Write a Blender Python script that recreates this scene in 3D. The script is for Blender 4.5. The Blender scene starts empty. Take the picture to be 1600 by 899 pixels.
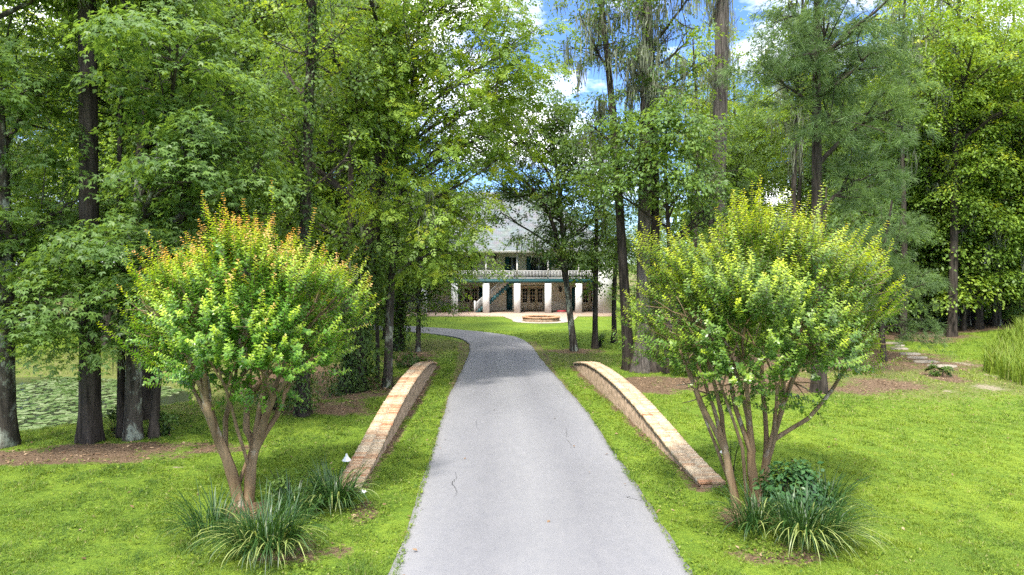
import bpy, math, numpy as np
from math import radians, pi, sin, cos
from mathutils import Vector

scene = bpy.context.scene
COL = scene.collection

# ------------------------------------------------------------------ camera
CAM_H = 4.6
FPX = 1067.0
PITCH = math.atan(39.5 / FPX)
cam_d = bpy.data.cameras.new("camera")
cam_d.lens = 24.0
cam_d.sensor_width = 36.0
cam_d.clip_start = 0.1
cam_d.clip_end = 3000
cam = bpy.data.objects.new("camera", cam_d)
COL.objects.link(cam)
cam.location = (0, 0, CAM_H)
cam.rotation_euler = (pi / 2 - PITCH, 0, 0)
scene.camera = cam

# ------------------------------------------------------------------ light
SUN_EL, SUN_AZ = radians(56), radians(204)      # azimuth clockwise from +Y (scene depth); the sun stands behind the camera's left
SUN_DIR = Vector((cos(SUN_EL) * sin(SUN_AZ), cos(SUN_EL) * cos(SUN_AZ), sin(SUN_EL)))
world = bpy.data.worlds.new("World")
scene.world = world
world.use_nodes = True
wn, wl = world.node_tree.nodes, world.node_tree.links
wn.clear()
w_out = wn.new("ShaderNodeOutputWorld")
w_bg = wn.new("ShaderNodeBackground")
w_bg.inputs["Strength"].default_value = 0.15
sky = wn.new("ShaderNodeTexSky")
sky.sky_type = 'NISHITA'
sky.sun_disc = False
sky.sun_elevation = SUN_EL
sky.sun_rotation = SUN_AZ
sky.altitude = 300
sky.air_density = 1.0
sky.dust_density = 0.2
sky.ozone_density = 4.0
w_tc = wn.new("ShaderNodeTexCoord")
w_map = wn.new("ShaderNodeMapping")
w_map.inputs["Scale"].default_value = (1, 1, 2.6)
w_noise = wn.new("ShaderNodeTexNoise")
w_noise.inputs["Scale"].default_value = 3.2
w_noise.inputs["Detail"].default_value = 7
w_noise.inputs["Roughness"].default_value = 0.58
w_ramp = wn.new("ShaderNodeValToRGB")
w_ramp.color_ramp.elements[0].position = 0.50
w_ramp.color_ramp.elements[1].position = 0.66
w_tint = wn.new("ShaderNodeMix")
w_tint.data_type = 'RGBA'
w_tint.blend_type = 'MULTIPLY'
w_tint.inputs["Factor"].default_value = 1.0
w_tint.inputs["B"].default_value = (0.50, 0.60, 0.82, 1)
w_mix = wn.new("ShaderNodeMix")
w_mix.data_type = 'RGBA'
w_mix.inputs["B"].default_value = (11.0, 11.1, 11.4, 1)  # cloud white raised to give more neutral fill light
wl.new(w_tc.outputs["Generated"], w_map.inputs["Vector"])
wl.new(w_map.outputs[0], w_noise.inputs["Vector"])
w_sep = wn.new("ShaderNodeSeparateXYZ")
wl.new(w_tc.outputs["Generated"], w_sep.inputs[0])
w_el = wn.new("ShaderNodeMapRange")            # extra cloud added overhead, mostly out of view, as fill light; clearer low down
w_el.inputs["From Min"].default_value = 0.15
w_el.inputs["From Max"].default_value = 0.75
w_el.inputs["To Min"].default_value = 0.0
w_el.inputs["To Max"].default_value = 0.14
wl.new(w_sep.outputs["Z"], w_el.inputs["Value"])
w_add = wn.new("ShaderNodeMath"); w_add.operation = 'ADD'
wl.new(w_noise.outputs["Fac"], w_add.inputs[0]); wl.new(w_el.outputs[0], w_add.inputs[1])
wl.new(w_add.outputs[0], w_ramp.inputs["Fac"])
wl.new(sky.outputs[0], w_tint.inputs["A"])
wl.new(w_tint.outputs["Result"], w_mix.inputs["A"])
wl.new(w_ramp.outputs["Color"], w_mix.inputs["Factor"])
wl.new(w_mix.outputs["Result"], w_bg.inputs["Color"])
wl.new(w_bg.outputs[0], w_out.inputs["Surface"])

sun_d = bpy.data.lights.new("sun", 'SUN')
sun_d.energy = 3.1
sun_d.angle = radians(5)
sun_d.color = (1.0, 0.95, 0.86)
sun = bpy.data.objects.new("sun", sun_d)
COL.objects.link(sun)
sun.rotation_euler = SUN_DIR.to_track_quat('Z', 'Y').to_euler()

scene.view_settings.view_transform = 'Standard'
scene.view_settings.look = 'None'
scene.view_settings.exposure = 1.38
scene.view_settings.gamma = 1
scene.view_settings.use_curve_mapping = False
scene.render.engine = 'CYCLES'
cy = scene.cycles
cy.max_bounces = 10
cy.diffuse_bounces = 7
cy.glossy_bounces = 2
cy.transmission_bounces = 8
cy.transparent_max_bounces = 4
cy.use_denoising = False
cy.caustics_reflective = False
cy.caustics_refractive = False
cy.use_adaptive_sampling = True
cy.adaptive_threshold = 0.02

# ------------------------------------------------------------------ picture <-> world
def smooth(e0, e1, x):
    t = np.clip((x - e0) / (e1 - e0), 0, 1)
    return t * t * (3 - 2 * t)

_nr = np.random.default_rng(11)
_W = [(_nr.uniform(-1, 1), _nr.uniform(-1, 1), _nr.uniform(0, 6.28)) for _ in range(14)]
def wob(x, y, s, k0=0, n=7):
    v = 0
    for a, b, c in _W[k0:k0 + n]:
        v = v + np.sin((a * x + b * y) / s * 3.0 + c + 1.3 * np.sin((b * x - a * y) / s * 1.7))
    return v / n

def ground_h(x, y):
    x = np.asarray(x, float); y = np.asarray(y, float)
    # the pond basin
    d = np.hypot((x + 19.6 + 0.18 * (y - 24)) / 7.9, (y - 24.3) / 7.0)
    h = -0.95 * (1 - smooth(0.62, 1.12, d))
    # the shallow ditch running from the pond under the drive
    q = np.abs(y - 25.5 + 0.12 * (x + 10)) / 4.5
    h = h - 0.38 * (1 - smooth(0.1, 1.0, q)) * smooth(4.6, 8.0, -x) * (1 - smooth(12, 17, -x))
    h = h - 0.22 * (1 - smooth(0.1, 1.0, q)) * smooth(4.6, 9.0, x) * (1 - smooth(13, 20, x))
    # gentle unevenness away from the drive and the house
    off = smooth(3.5, 8, np.abs(x)) * (1 - smooth(36, 44, y) * (1 - smooth(90, 120, y)))
    h = h + 0.10 * wob(x, y, 9.0) * off
    # bank rising on the far right
    h = h + 0.9 * smooth(22, 34, x - 0.15 * (y - 30)) * (1 - smooth(60, 90, y)) * smooth(20, 30, y)
    # near dip left and right in front of the camera stays flat
    return h

def ray(px, py):
    x = (px - 800.0) / FPX
    u = -(py - 449.5) / FPX
    return np.array([x, cos(PITCH) + u * sin(PITCH), -sin(PITCH) + u * cos(PITCH)])

def at(px, py, Y):
    d = ray(px, py)
    t = Y / d[1]
    return np.array([0, 0, CAM_H]) + d * t

def G(px, py):
    d = ray(px, py)
    z = 0.0
    for _ in range(12):
        t = (z - CAM_H) / d[2]
        p = d * t
        z = float(ground_h(p[0], p[1]))
    return np.array([p[0], p[1], z])

def scale_at(Y):
    return FPX / Y

# ------------------------------------------------------------------ materials
def new_mat(name):
    m = bpy.data.materials.new(name)
    m.use_nodes = True
    m.node_tree.nodes.clear()
    return m, m.node_tree.nodes, m.node_tree.links

def ramp(nodes, stops, interp='LINEAR'):
    r = nodes.new("ShaderNodeValToRGB")
    r.color_ramp.interpolation = interp
    els = r.color_ramp.elements
    while len(els) < len(stops):
        els.new(0.5)
    for e, (p, c) in zip(els, stops):
        e.position = p
        e.color = (*c, 1) if len(c) == 3 else c
    return r

def noise(nodes, links, scale, detail=4, rough=0.55, vec=None, mscale=None):
    n = nodes.new("ShaderNodeTexNoise")
    n.inputs["Scale"].default_value = scale
    n.inputs["Detail"].default_value = detail
    n.inputs["Roughness"].default_value = rough
    if vec is not None:
        if mscale is not None:
            mp = nodes.new("ShaderNodeMapping")
            mp.inputs["Scale"].default_value = mscale
            links.new(vec, mp.inputs["Vector"])
            vec = mp.outputs[0]
        links.new(vec, n.inputs["Vector"])
    return n

def mixc(nodes, links, fac, a, b, blend='MIX'):
    m = nodes.new("ShaderNodeMix")
    m.data_type = 'RGBA'
    m.blend_type = blend
    for sock, v in (("Factor", fac), ("A", a), ("B", b)):
        if isinstance(v, (int, float)):
            m.inputs[sock].default_value = v
        elif isinstance(v, tuple):
            m.inputs[sock].default_value = (*v, 1) if len(v) == 3 else v
        else:
            links.new(v, m.inputs[sock])
    return m.outputs["Result"]

def finish(m, nodes, links, color, rough=0.8, spec=0.3, bump=None, bump_s=0.3, bump_d=0.02, metal=0):
    p = nodes.new("ShaderNodeBsdfPrincipled")
    if isinstance(color, tuple):
        p.inputs["Base Color"].default_value = (*color, 1)
    else:
        links.new(color, p.inputs["Base Color"])
    if isinstance(rough, (int, float)):
        p.inputs["Roughness"].default_value = rough
    else:
        links.new(rough, p.inputs["Roughness"])
    p.inputs["Specular IOR Level"].default_value = spec
    p.inputs["Metallic"].default_value = metal
    if bump is not None:
        b = nodes.new("ShaderNodeBump")
        b.inputs["Strength"].default_value = bump_s
        b.inputs["Distance"].default_value = bump_d
        links.new(bump, b.inputs["Height"])
        links.new(b.outputs[0], p.inputs["Normal"])
    o = nodes.new("ShaderNodeOutputMaterial")
    links.new(p.outputs[0], o.inputs["Surface"])
    return m

def simple(name, color, rough=0.7, spec=0.3, var=0.15, nscale=3.0, metal=0, bump_s=0.0):
    m, n, l = new_mat(name)
    tc = n.new("ShaderNodeTexCoord")
    nz = noise(n, l, nscale, 5, 0.6, tc.outputs["Object"])
    r = ramp(n, [(0.3, tuple(c * (1 - var) for c in color)), (0.7, tuple(min(1, c * (1 + var)) for c in color))])
    l.new(nz.outputs["Fac"], r.inputs["Fac"])
    return finish(m, n, l, r.outputs["Color"], rough, spec, nz.outputs["Fac"] if bump_s else None, bump_s, 0.02, metal)

def leaf_mat(name, dark, mid, light, young=(0.35, 0.38, 0.03), tip=None, trans=0.46, rough=0.45, spec=0.35, tboost=1.5):
    m, n, l = new_mat(name)
    a = n.new("ShaderNodeAttribute"); a.attribute_name = "rnd"
    r = ramp(n, [(0.0, dark), (0.5, mid), (1.0, light)])
    l.new(a.outputs["Fac"], r.inputs["Fac"])
    b = n.new("ShaderNodeAttribute"); b.attribute_name = "young"
    r2 = ramp(n, [(0.0, (0, 0, 0)), (0.55, (1, 1, 1))])
    l.new(b.outputs["Fac"], r2.inputs["Fac"])
    c = mixc(n, l, r2.outputs["Color"], r.outputs["Color"], young)
    if tip:
        r3 = ramp(n, [(0.72, (0, 0, 0)), (0.95, (1, 1, 1))])
        l.new(b.outputs["Fac"], r3.inputs["Fac"])
        c = mixc(n, l, r3.outputs["Color"], c, tip)
    p = n.new("ShaderNodeBsdfPrincipled")
    l.new(c, p.inputs["Base Color"])
    p.inputs["Roughness"].default_value = rough
    p.inputs["Specular IOR Level"].default_value = spec
    t = n.new("ShaderNodeBsdfTranslucent")
    tc = mixc(n, l, 1.0, c, (tboost * 1.1, tboost, tboost * 0.45), 'MULTIPLY')
    l.new(tc, t.inputs["Color"])
    mx = n.new("ShaderNodeMixShader"); mx.inputs[0].default_value = trans
    l.new(p.outputs[0], mx.inputs[1]); l.new(t.outputs[0], mx.inputs[2])
    o = n.new("ShaderNodeOutputMaterial")
    l.new(mx.outputs[0], o.inputs["Surface"])
    return m

def bark_mat(name, dark, light, lichen=None, lich_amt=0.6, stretch=0.12, scale=9):
    m, n, l = new_mat(name)
    tc = n.new("ShaderNodeTexCoord")
    nz = noise(n, l, scale, 6, 0.65, tc.outputs["Object"], (1, 1, stretch))
    r = ramp(n, [(0.36, dark), (0.66, light)])
    l.new(nz.outputs["Fac"], r.inputs["Fac"])
    c = r.outputs["Color"]
    if lichen:
        n2 = noise(n, l, 2.6, 7, 0.7, tc.outputs["Object"], (1, 1, 0.5))
        r2 = ramp(n, [(lich_amt - 0.04, (0, 0, 0)), (lich_amt + 0.05, (1, 1, 1))])
        l.new(n2.outputs["Fac"], r2.inputs["Fac"])
        c = mixc(n, l, r2.outputs["Color"], c, lichen)
    return finish(m, n, l, c, 0.9, 0.15, nz.outputs["Fac"], 0.9, 0.05)

M = {}
M['gum'] = leaf_mat("sweetgum_leaf", (0.075, 0.138, 0.038), (0.120, 0.210, 0.050), (0.195, 0.300, 0.065), (0.2, 0.32, 0.04))
M['broad'] = leaf_mat("broad_leaf", (0.065, 0.115, 0.026), (0.115, 0.200, 0.036), (0.205, 0.305, 0.045), (0.32, 0.40, 0.04))
M['dark'] = leaf_mat("oak_leaf", (0.052, 0.098, 0.030), (0.090, 0.160, 0.040), (0.155, 0.235, 0.050), (0.2, 0.27, 0.03))
M['lime'] = leaf_mat("lime_leaf", (0.095, 0.170, 0.028), (0.175, 0.280, 0.038), (0.300, 0.410, 0.050), (0.42, 0.45, 0.03), trans=0.45)
M['pine'] = leaf_mat("pine_needle", (0.060, 0.110, 0.035), (0.100, 0.170, 0.045), (0.155, 0.240, 0.058), trans=0.2)
M['vine'] = leaf_mat("vine_leaf", (0.045, 0.085, 0.020), (0.080, 0.145, 0.028), (0.13, 0.21, 0.04))
M['moss'] = leaf_mat("spanish_moss", (0.12, 0.135, 0.09), (0.18, 0.20, 0.135), (0.27, 0.29, 0.20), trans=0.3, rough=0.9, spec=0.1, tboost=1.0)
M['myrtle_a'] = leaf_mat("crape_myrtle_leaf_green", (0.042, 0.125, 0.020), (0.078, 0.200, 0.024), (0.135, 0.290, 0.030),
                         (0.36, 0.48, 0.03), (0.66, 0.38, 0.15), trans=0.36, rough=0.34, spec=0.5)
M['myrtle_b'] = leaf_mat("crape_myrtle_leaf_yellow", (0.045, 0.105, 0.024), (0.082, 0.170, 0.028), (0.150, 0.270, 0.036),
                         (0.42, 0.52, 0.03), (0.66, 0.45, 0.05), trans=0.36, rough=0.34, spec=0.5)
M['strap'] = leaf_mat("strap_leaf", (0.018, 0.052, 0.013), (0.036, 0.088, 0.019), (0.085, 0.155, 0.032), (0.28, 0.33, 0.10), trans=0.25, rough=0.4, spec=0.5)
M['shrub'] = leaf_mat("shrub_leaf", (0.028, 0.085, 0.026), (0.050, 0.125, 0.038), (0.090, 0.190, 0.055), (0.15, 0.3, 0.08), trans=0.25, rough=0.35, spec=0.5)
M['blade'] = leaf_mat("grass_blade", (0.052, 0.108, 0.017), (0.122, 0.200, 0.024), (0.230, 0.310, 0.034), (0.36, 0.33, 0.14), trans=0.35, rough=0.6, spec=0.2, tboost=1.2)
M['bark'] = bark_mat("dark_bark", (0.015, 0.012, 0.009), (0.070, 0.057, 0.045), (0.16, 0.17, 0.14), 0.70)
M['bark_l'] = bark_mat("lichen_bark", (0.022, 0.019, 0.014), (0.085, 0.072, 0.056), (0.24, 0.26, 0.20), 0.56)
M['bark_c'] = bark_mat("cypress_bark", (0.030, 0.025, 0.021), (0.15, 0.13, 0.11), (0.20, 0.19, 0.16), 0.72, 0.06, 14)
M['bark_m'] = bark_mat("smooth_myrtle_bark", (0.13, 0.085, 0.045), (0.27, 0.19, 0.11), (0.36, 0.32, 0.24), 0.60, 0.10, 7)
M['white'] = simple("white_paint", (0.62, 0.62, 0.62), 0.6, 0.3, 0.04)
M['cream'] = simple("cream_stucco", (0.74, 0.66, 0.53), 0.85, 0.2, 0.05)
M['teal'] = simple("dark_teal_paint", (0.018, 0.075, 0.085), 0.5, 0.4, 0.1)
M['tan'] = simple("tan_door_paint", (0.58, 0.47, 0.33), 0.6, 0.3, 0.05)
M['glass'] = simple("dark_window_glass", (0.02, 0.023, 0.025), 0.08, 0.6, 0.1)
M['black'] = simple("black_metal", (0.02, 0.018, 0.016), 0.45, 0.5, 0.1)
M['hose'] = simple("red_rubber_hose", (0.30, 0.03, 0.04), 0.5, 0.4, 0.1)
M['plastic'] = simple("pale_lamp_shade", (0.75, 0.76, 0.78), 0.3, 0.5, 0.04)
M['petal'] = simple("white_petal", (0.8, 0.8, 0.85), 0.6, 0.2, 0.03)
M['stone'] = simple("pale_stone", (0.24, 0.21, 0.165), 0.9, 0.2, 0.3, 8, bump_s=0.5)
M['pad'] = leaf_mat("lily_pad", (0.07, 0.13, 0.035), (0.12, 0.18, 0.06), (0.22, 0.27, 0.14), (0.3, 0.33, 0.1), trans=0.1, rough=0.4, spec=0.5)

def roof_material():
    m, n, l = new_mat("grey_shingles")
    tc = n.new("ShaderNodeTexCoord")
    b = n.new("ShaderNodeTexBrick")
    b.inputs["Scale"].default_value = 1.0
    b.inputs["Brick Width"].default_value = 0.35
    b.inputs["Row Height"].default_value = 0.16
    b.inputs["Mortar Size"].default_value = 0.008
    b.inputs["Color1"].default_value = (0.15, 0.168, 0.17, 1)
    b.inputs["Color2"].default_value = (0.11, 0.125, 0.128, 1)
    b.inputs["Mortar"].default_value = (0.07, 0.075, 0.078, 1)
    s_ = n.new("ShaderNodeSeparateXYZ"); l.new(tc.outputs["Object"], s_.inputs[0])
    cb = n.new("ShaderNodeCombineXYZ"); l.new(s_.outputs["X"], cb.inputs["X"]); l.new(s_.outputs["Z"], cb.inputs["Y"])
    l.new(cb.outputs[0], b.inputs["Vector"])
    nz = noise(n, l, 1.5, 6, 0.6, tc.outputs["Object"])
    c = mixc(n, l, 0.35, b.outputs["Color"], nz.outputs["Color"], 'SOFT_LIGHT')
    return finish(m, n, l, c, 0.9, 0.2, b.outputs["Fac"], 0.3, 0.02)
M['roof'] = roof_material()

def brick_face():
    m, n, l = new_mat("weathered_brick_face")
    tc = n.new("ShaderNodeTexCoord")
    s = n.new("ShaderNodeSeparateXYZ"); l.new(tc.outputs["Object"], s.inputs[0])
    cb = n.new("ShaderNodeCombineXYZ"); l.new(s.outputs["Y"], cb.inputs["X"]); l.new(s.outputs["Z"], cb.inputs["Y"])
    b = n.new("ShaderNodeTexBrick")
    b.inputs["Scale"].default_value = 1.0
    b.inputs["Brick Width"].default_value = 0.22
    b.inputs["Row Height"].default_value = 0.075
    b.inputs["Mortar Size"].default_value = 0.012
    b.inputs["Color1"].default_value = (0.34, 0.24, 0.17, 1)
    b.inputs["Color2"].default_value = (0.25, 0.18, 0.125, 1)
    b.inputs["Mortar"].default_value = (0.30, 0.26, 0.20, 1)
    l.new(cb.outputs[0], b.inputs["Vector"])
    nz = noise(n, l, 5, 7, 0.7, tc.outputs["Object"])
    r = ramp(n, [(0.35, (0.42, 0.40, 0.34)), (0.60, (1.1, 1.05, 1.0))])
    l.new(nz.outputs["Fac"], r.inputs["Fac"])
    c = mixc(n, l, 1.0, b.outputs["Color"], r.outputs["Color"], 'MULTIPLY')
    return finish(m, n, l, c, 0.95, 0.15, b.outputs["Fac"], -0.6, 0.02)
M['brickface'] = brick_face()

def brick_top():
    m, n, l = new_mat("worn_coping_brick")
    a = n.new("ShaderNodeAttribute"); a.attribute_name = "rnd"
    r = ramp(n, [(0.0, (0.40, 0.19, 0.105)), (0.25, (0.47, 0.285, 0.175)), (0.6, (0.52, 0.375, 0.25)), (1.0, (0.54, 0.45, 0.33))])
    l.new(a.outputs["Fac"], r.inputs["Fac"])
    tc = n.new("ShaderNodeTexCoord")
    nz = noise(n, l, 14, 6, 0.7, tc.outputs["Object"])
    r2 = ramp(n, [(0.38, (0.62, 0.58, 0.52)), (0.6, (1.08, 1.05, 1.0))])
    l.new(nz.outputs["Fac"], r2.inputs["Fac"])
    c = mixc(n, l, 1.0, r.outputs["Color"], r2.outputs["Color"], 'MULTIPLY')
    return finish(m, n, l, c, 0.9, 0.2, nz.outputs["Fac"], 0.6, 0.01)
M['bricktop'] = brick_top()
M['mortar'] = simple("pale_mortar", (0.46, 0.41, 0.33), 0.95, 0.1, 0.2, 12, bump_s=0.4)

def paving():
    m, n, l = new_mat("brick_paving")
    tc = n.new("ShaderNodeTexCoord")
    b = n.new("ShaderNodeTexBrick")
    b.inputs["Brick Width"].default_value = 0.22
    b.inputs["Row Height"].default_value = 0.11
    b.inputs["Scale"].default_value = 1.0
    b.inputs["Mortar Size"].default_value = 0.01
    b.inputs["Color1"].default_value = (0.32, 0.20, 0.145, 1)
    b.inputs["Color2"].default_value = (0.38, 0.28, 0.21, 1)
    b.inputs["Mortar"].default_value = (0.5, 0.45, 0.38, 1)
    l.new(tc.outputs["Object"], b.inputs["Vector"])
    return finish(m, n, l, b.outputs["Color"], 0.9, 0.2)
M['paving'] = paving()

def ground_mat():
    m, n, l = new_mat("lawn_and_litter")
    tc = n.new("ShaderNodeTexCoord")
    a = n.new("ShaderNodeAttribute"); a.attribute_name = "dirt"
    s = n.new("ShaderNodeAttribute"); s.attribute_name = "dry"
    n1 = noise(n, l, 0.35, 5, 0.6, tc.outputs["Object"])
    n2 = noise(n, l, 7.0, 8, 0.75, tc.outputs["Object"])
    n3 = noise(n, l, 38.0, 5, 0.7, tc.outputs["Object"])
    g1 = ramp(n, [(0.30, (0.045, 0.090, 0.013)), (0.48, (0.108, 0.175, 0.020)), (0.64, (0.190, 0.258, 0.026))])
    add = n.new("ShaderNodeMath"); add.operation = 'MULTIPLY_ADD'
    l.new(n2.outputs["Fac"], add.inputs[0]); add.inputs[1].default_value = 0.55
    sub = n.new("ShaderNodeMath"); sub.operation = 'MULTIPLY'; l.new(n1.outputs["Fac"], sub.inputs[0]); sub.inputs[1].default_value = 0.45
    l.new(sub.outputs[0], add.inputs[2])
    l.new(add.outputs[0], g1.inputs["Fac"])
    fine = ramp(n, [(0.3, (0.55, 0.6, 0.5)), (0.6, (1.15, 1.12, 1.1))])
    l.new(n3.outputs["Fac"], fine.inputs["Fac"])
    g = mixc(n, l, 1.0, g1.outputs["Color"], fine.outputs["Color"], 'MULTIPLY')
    dryc = ramp(n, [(0.35, (0.065, 0.080, 0.025)), (0.5, (0.115, 0.135, 0.035)), (0.68, (0.165, 0.140, 0.070))])
    l.new(n2.outputs["Fac"], dryc.inputs["Fac"])
    d1 = ramp(n, [(0.30, (0.035, 0.023, 0.015)), (0.47, (0.10, 0.066, 0.040)), (0.60, (0.20, 0.14, 0.090)), (0.72, (0.34, 0.28, 0.19))])
    n4 = noise(n, l, 16.0, 8, 0.8, tc.outputs["Object"])
    l.new(n4.outputs["Fac"], d1.inputs["Fac"])
    def mask(attr, w):
        ad = n.new("ShaderNodeMath"); ad.operation = 'ADD'
        l.new(attr, ad.inputs[0])
        nn = n.new("ShaderNodeMath"); nn.operation = 'MULTIPLY_ADD'
        l.new(n2.outputs["Fac"], nn.inputs[0]); nn.inputs[1].default_value = w; nn.inputs[2].default_value = -w / 2
        l.new(nn.outputs[0], ad.inputs[1])
        r = ramp(n, [(0.40, (0, 0, 0)), (0.60, (1, 1, 1))])
        l.new(ad.outputs[0], r.inputs["Fac"])
        return r.outputs["Color"]
    c = mixc(n, l, mask(s.outputs["Fac"], 1.5), g, dryc.outputs["Color"])
    c = mixc(n, l, mask(a.outputs["Fac"], 1.5), c, d1.outputs["Color"])
    sa = n.new("ShaderNodeAttribute"); sa.attribute_name = "sand"
    c = mixc(n, l, mask(sa.outputs["Fac"], 1.2), c, (0.25, 0.21, 0.15))
    return finish(m, n, l, c, 0.95, 0.12, n2.outputs["Fac"], 1.0, 0.06)
M['ground'] = ground_mat()

def drive_mat():
    m, n, l = new_mat("worn_grey_asphalt")
    tc = n.new("ShaderNodeTexCoord")
    n1 = noise(n, l, 0.28, 5, 0.6, tc.outputs["Object"], (1, 0.35, 1))
    n2 = noise(n, l, 45, 5, 0.85, tc.outputs["Object"])
    n3 = noise(n, l, 4.5, 9, 0.75, tc.outputs["Object"], (1.3, 0.7, 1))
    r = ramp(n, [(0.32, (0.142, 0.143, 0.152)), (0.68, (0.184, 0.184, 0.193))])
    l.new(n1.outputs["Fac"], r.inputs["Fac"])
    r2 = ramp(n, [(0.36, (0.78, 0.78, 0.78)), (0.48, (1.0, 1.0, 1.0)), (0.66, (1.12, 1.12, 1.12))])
    l.new(n2.outputs["Fac"], r2.inputs["Fac"])
    r3 = ramp(n, [(0.34, (0.93, 0.93, 0.94)), (0.62, (1.04, 1.03, 1.02))])
    l.new(n3.outputs["Fac"], r3.inputs["Fac"])
    c = mixc(n, l, 1.0, r.outputs["Color"], r2.outputs["Color"], 'MULTIPLY')
    c = mixc(n, l, 1.0, c, r3.outputs["Color"], 'MULTIPLY')
    # wheel tracks and pale edges come from the mesh's own cross-drive attribute
    a = n.new("ShaderNodeAttribute"); a.attribute_name = "across"
    ra = ramp(n, [(0.0, (1.16, 1.15, 1.12)), (0.10, (1.05, 1.05, 1.05)), (0.30, (0.90, 0.90, 0.91)), (0.5, (1.03, 1.03, 1.02)),
                  (0.70, (0.90, 0.90, 0.91)), (0.90, (1.05, 1.05, 1.05)), (1.0, (1.16, 1.15, 1.12))])
    l.new(a.outputs["Fac"], ra.inputs["Fac"])
    c = mixc(n, l, 1.0, c, ra.outputs["Color"], 'MULTIPLY')
    return finish(m, n, l, c, 0.85, 0.3, n2.outputs["Fac"], 0.4, 0.01)
M['drive'] = drive_mat()

def water_mat():
    m, n, l = new_mat("pond_water")
    tc = n.new("ShaderNodeTexCoord")
    nz = noise(n, l, 5, 3, 0.5, tc.outputs["Object"])
    return finish(m, n, l, (0.035, 0.045, 0.025), 0.08, 0.5, nz.outputs["Fac"], 0.12, 0.02)
M['water'] = water_mat()

# ------------------------------------------------------------------ mesh helpers
def tag(o, label=None, cat=None, group=None, kind=None):
    if label: o["label"] = label
    if cat: o["category"] = cat
    if group: o["group"] = group
    if kind: o["kind"] = kind
    return o

def empty(name, loc, label, cat, group=None):
    o = bpy.data.objects.new(name, None)
    o.empty_display_size = 0.3
    COL.objects.link(o)
    o.location = tuple(loc)
    return tag(o, label, cat, group)

class MB:
    """collects vertices and faces (3 or 4 corners)"""
    def __init__(s):
        s.v, s.f, s.n, s.a = [], [], 0, {}
    def add(s, v, f, **attrs):
        v = np.asarray(v, float).reshape(-1, 3)
        f = np.asarray(f, int)
        s.v.append(v)
        s.f.append(f + s.n)
        for k in set(list(s.a) + list(attrs)):
            s.a.setdefault(k, [np.zeros(s.n)] if s.n else [])
            x = attrs.get(k, 0.0)
            s.a[k].append(np.broadcast_to(np.asarray(x, float), (len(v),)).copy())
        s.n += len(v)
    def box(s, x0, x1, y0, y1, z0, z1, **a):
        v = [(x, y, z) for z in (z0, z1) for y in (y0, y1) for x in (x0, x1)]
        s.add(v, [(0, 2, 3, 1), (4, 5, 7, 6), (0, 1, 5, 4), (2, 6, 7, 3), (0, 4, 6, 2), (1, 3, 7, 5)], **a)
    def tube(s, path, rad, sides=6, cap=False, **a):
        v, f = tube(path, rad, sides)
        s.add(v, f, **a)
        if cap:
            c = np.asarray(path[-1], float)
            k = len(v) - sides
            s.add(np.vstack([v[k:], c]), [(i, (i + 1) % sides, sides, sides) for i in range(sides)], **a)
    def mesh(s, name, mat, smooth_=False):
        me = bpy.data.meshes.new(name)
        if not s.v:
            return me
        V = np.vstack(s.v)
        me.vertices.add(len(V))
        me.vertices.foreach_set("co", V.astype(np.float32).ravel())
        loops, tot = [], []
        for f in s.f:
            if f.shape[1] == 4:
                deg = f[:, 2] == f[:, 3]
                if deg.any():
                    loops.append(f[deg][:, :3].ravel()); tot.append(np.full(deg.sum(), 3))
                    f = f[~deg]
                    if not len(f): continue
            loops.append(f.ravel()); tot.append(np.full(len(f), f.shape[1]))
        L = np.concatenate(loops); T = np.concatenate(tot)
        me.loops.add(len(L)); me.polygons.add(len(T))
        me.loops.foreach_set("vertex_index", L.astype(np.int32))
        st = np.concatenate([[0], np.cumsum(T)[:-1]])
        me.polygons.foreach_set("loop_start", st.astype(np.int32))
        me.polygons.foreach_set("loop_total", T.astype(np.int32))
        if smooth_:
            me.polygons.foreach_set("use_smooth", np.ones(len(T), bool))
        for k, parts in s.a.items():
            at_ = me.attributes.new(k, 'FLOAT', 'POINT')
            at_.data.foreach_set("value", np.concatenate(parts).astype(np.float32))
        me.materials.append(mat)
        me.update(calc_edges=True)
        return me
    def build(s, name, mat, parent=None, smooth_=False):
        o = bpy.data.objects.new(name, s.mesh(name, mat, smooth_))
        COL.objects.link(o)
        if parent is not None: o.parent = parent
        return o

def tube(path, rad, sides=6):
    P = np.asarray(path, float)
    n = len(P)
    R = np.broadcast_to(np.asarray(rad, float), (n,))
    T = np.gradient(P, axis=0)
    T /= np.linalg.norm(T, axis=1)[:, None] + 1e-9
    ref = np.array([0.31, 0.95, 0.05]) if abs(T[:, 1]).mean() < 0.8 else np.array([1.0, 0.1, 0.05])
    U = np.cross(T, ref); U /= np.linalg.norm(U, axis=1)[:, None] + 1e-9
    W = np.cross(T, U)
    ang = np.arange(sides) / sides * 2 * pi
    V = P[:, None] + R[:, None, None] * (np.cos(ang)[None, :, None] * U[:, None] + np.sin(ang)[None, :, None] * W[:, None])
    i = np.arange(n - 1)[:, None] * sides
    k = np.arange(sides)[None]
    k2 = (k + 1) % sides
    F = np.stack([i + k, i + k2, i + sides + k2, i + sides + k], -1).reshape(-1, 4)
    return V.reshape(-1, 3), F

def norm(a):
    return a / (np.linalg.norm(a, axis=-1, keepdims=True) + 1e-9)

def bez(a, b, c, n):
    t = np.linspace(0, 1, n)[:, None]
    return (1 - t) ** 2 * a + 2 * t * (1 - t) * b + t ** 2 * c

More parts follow.
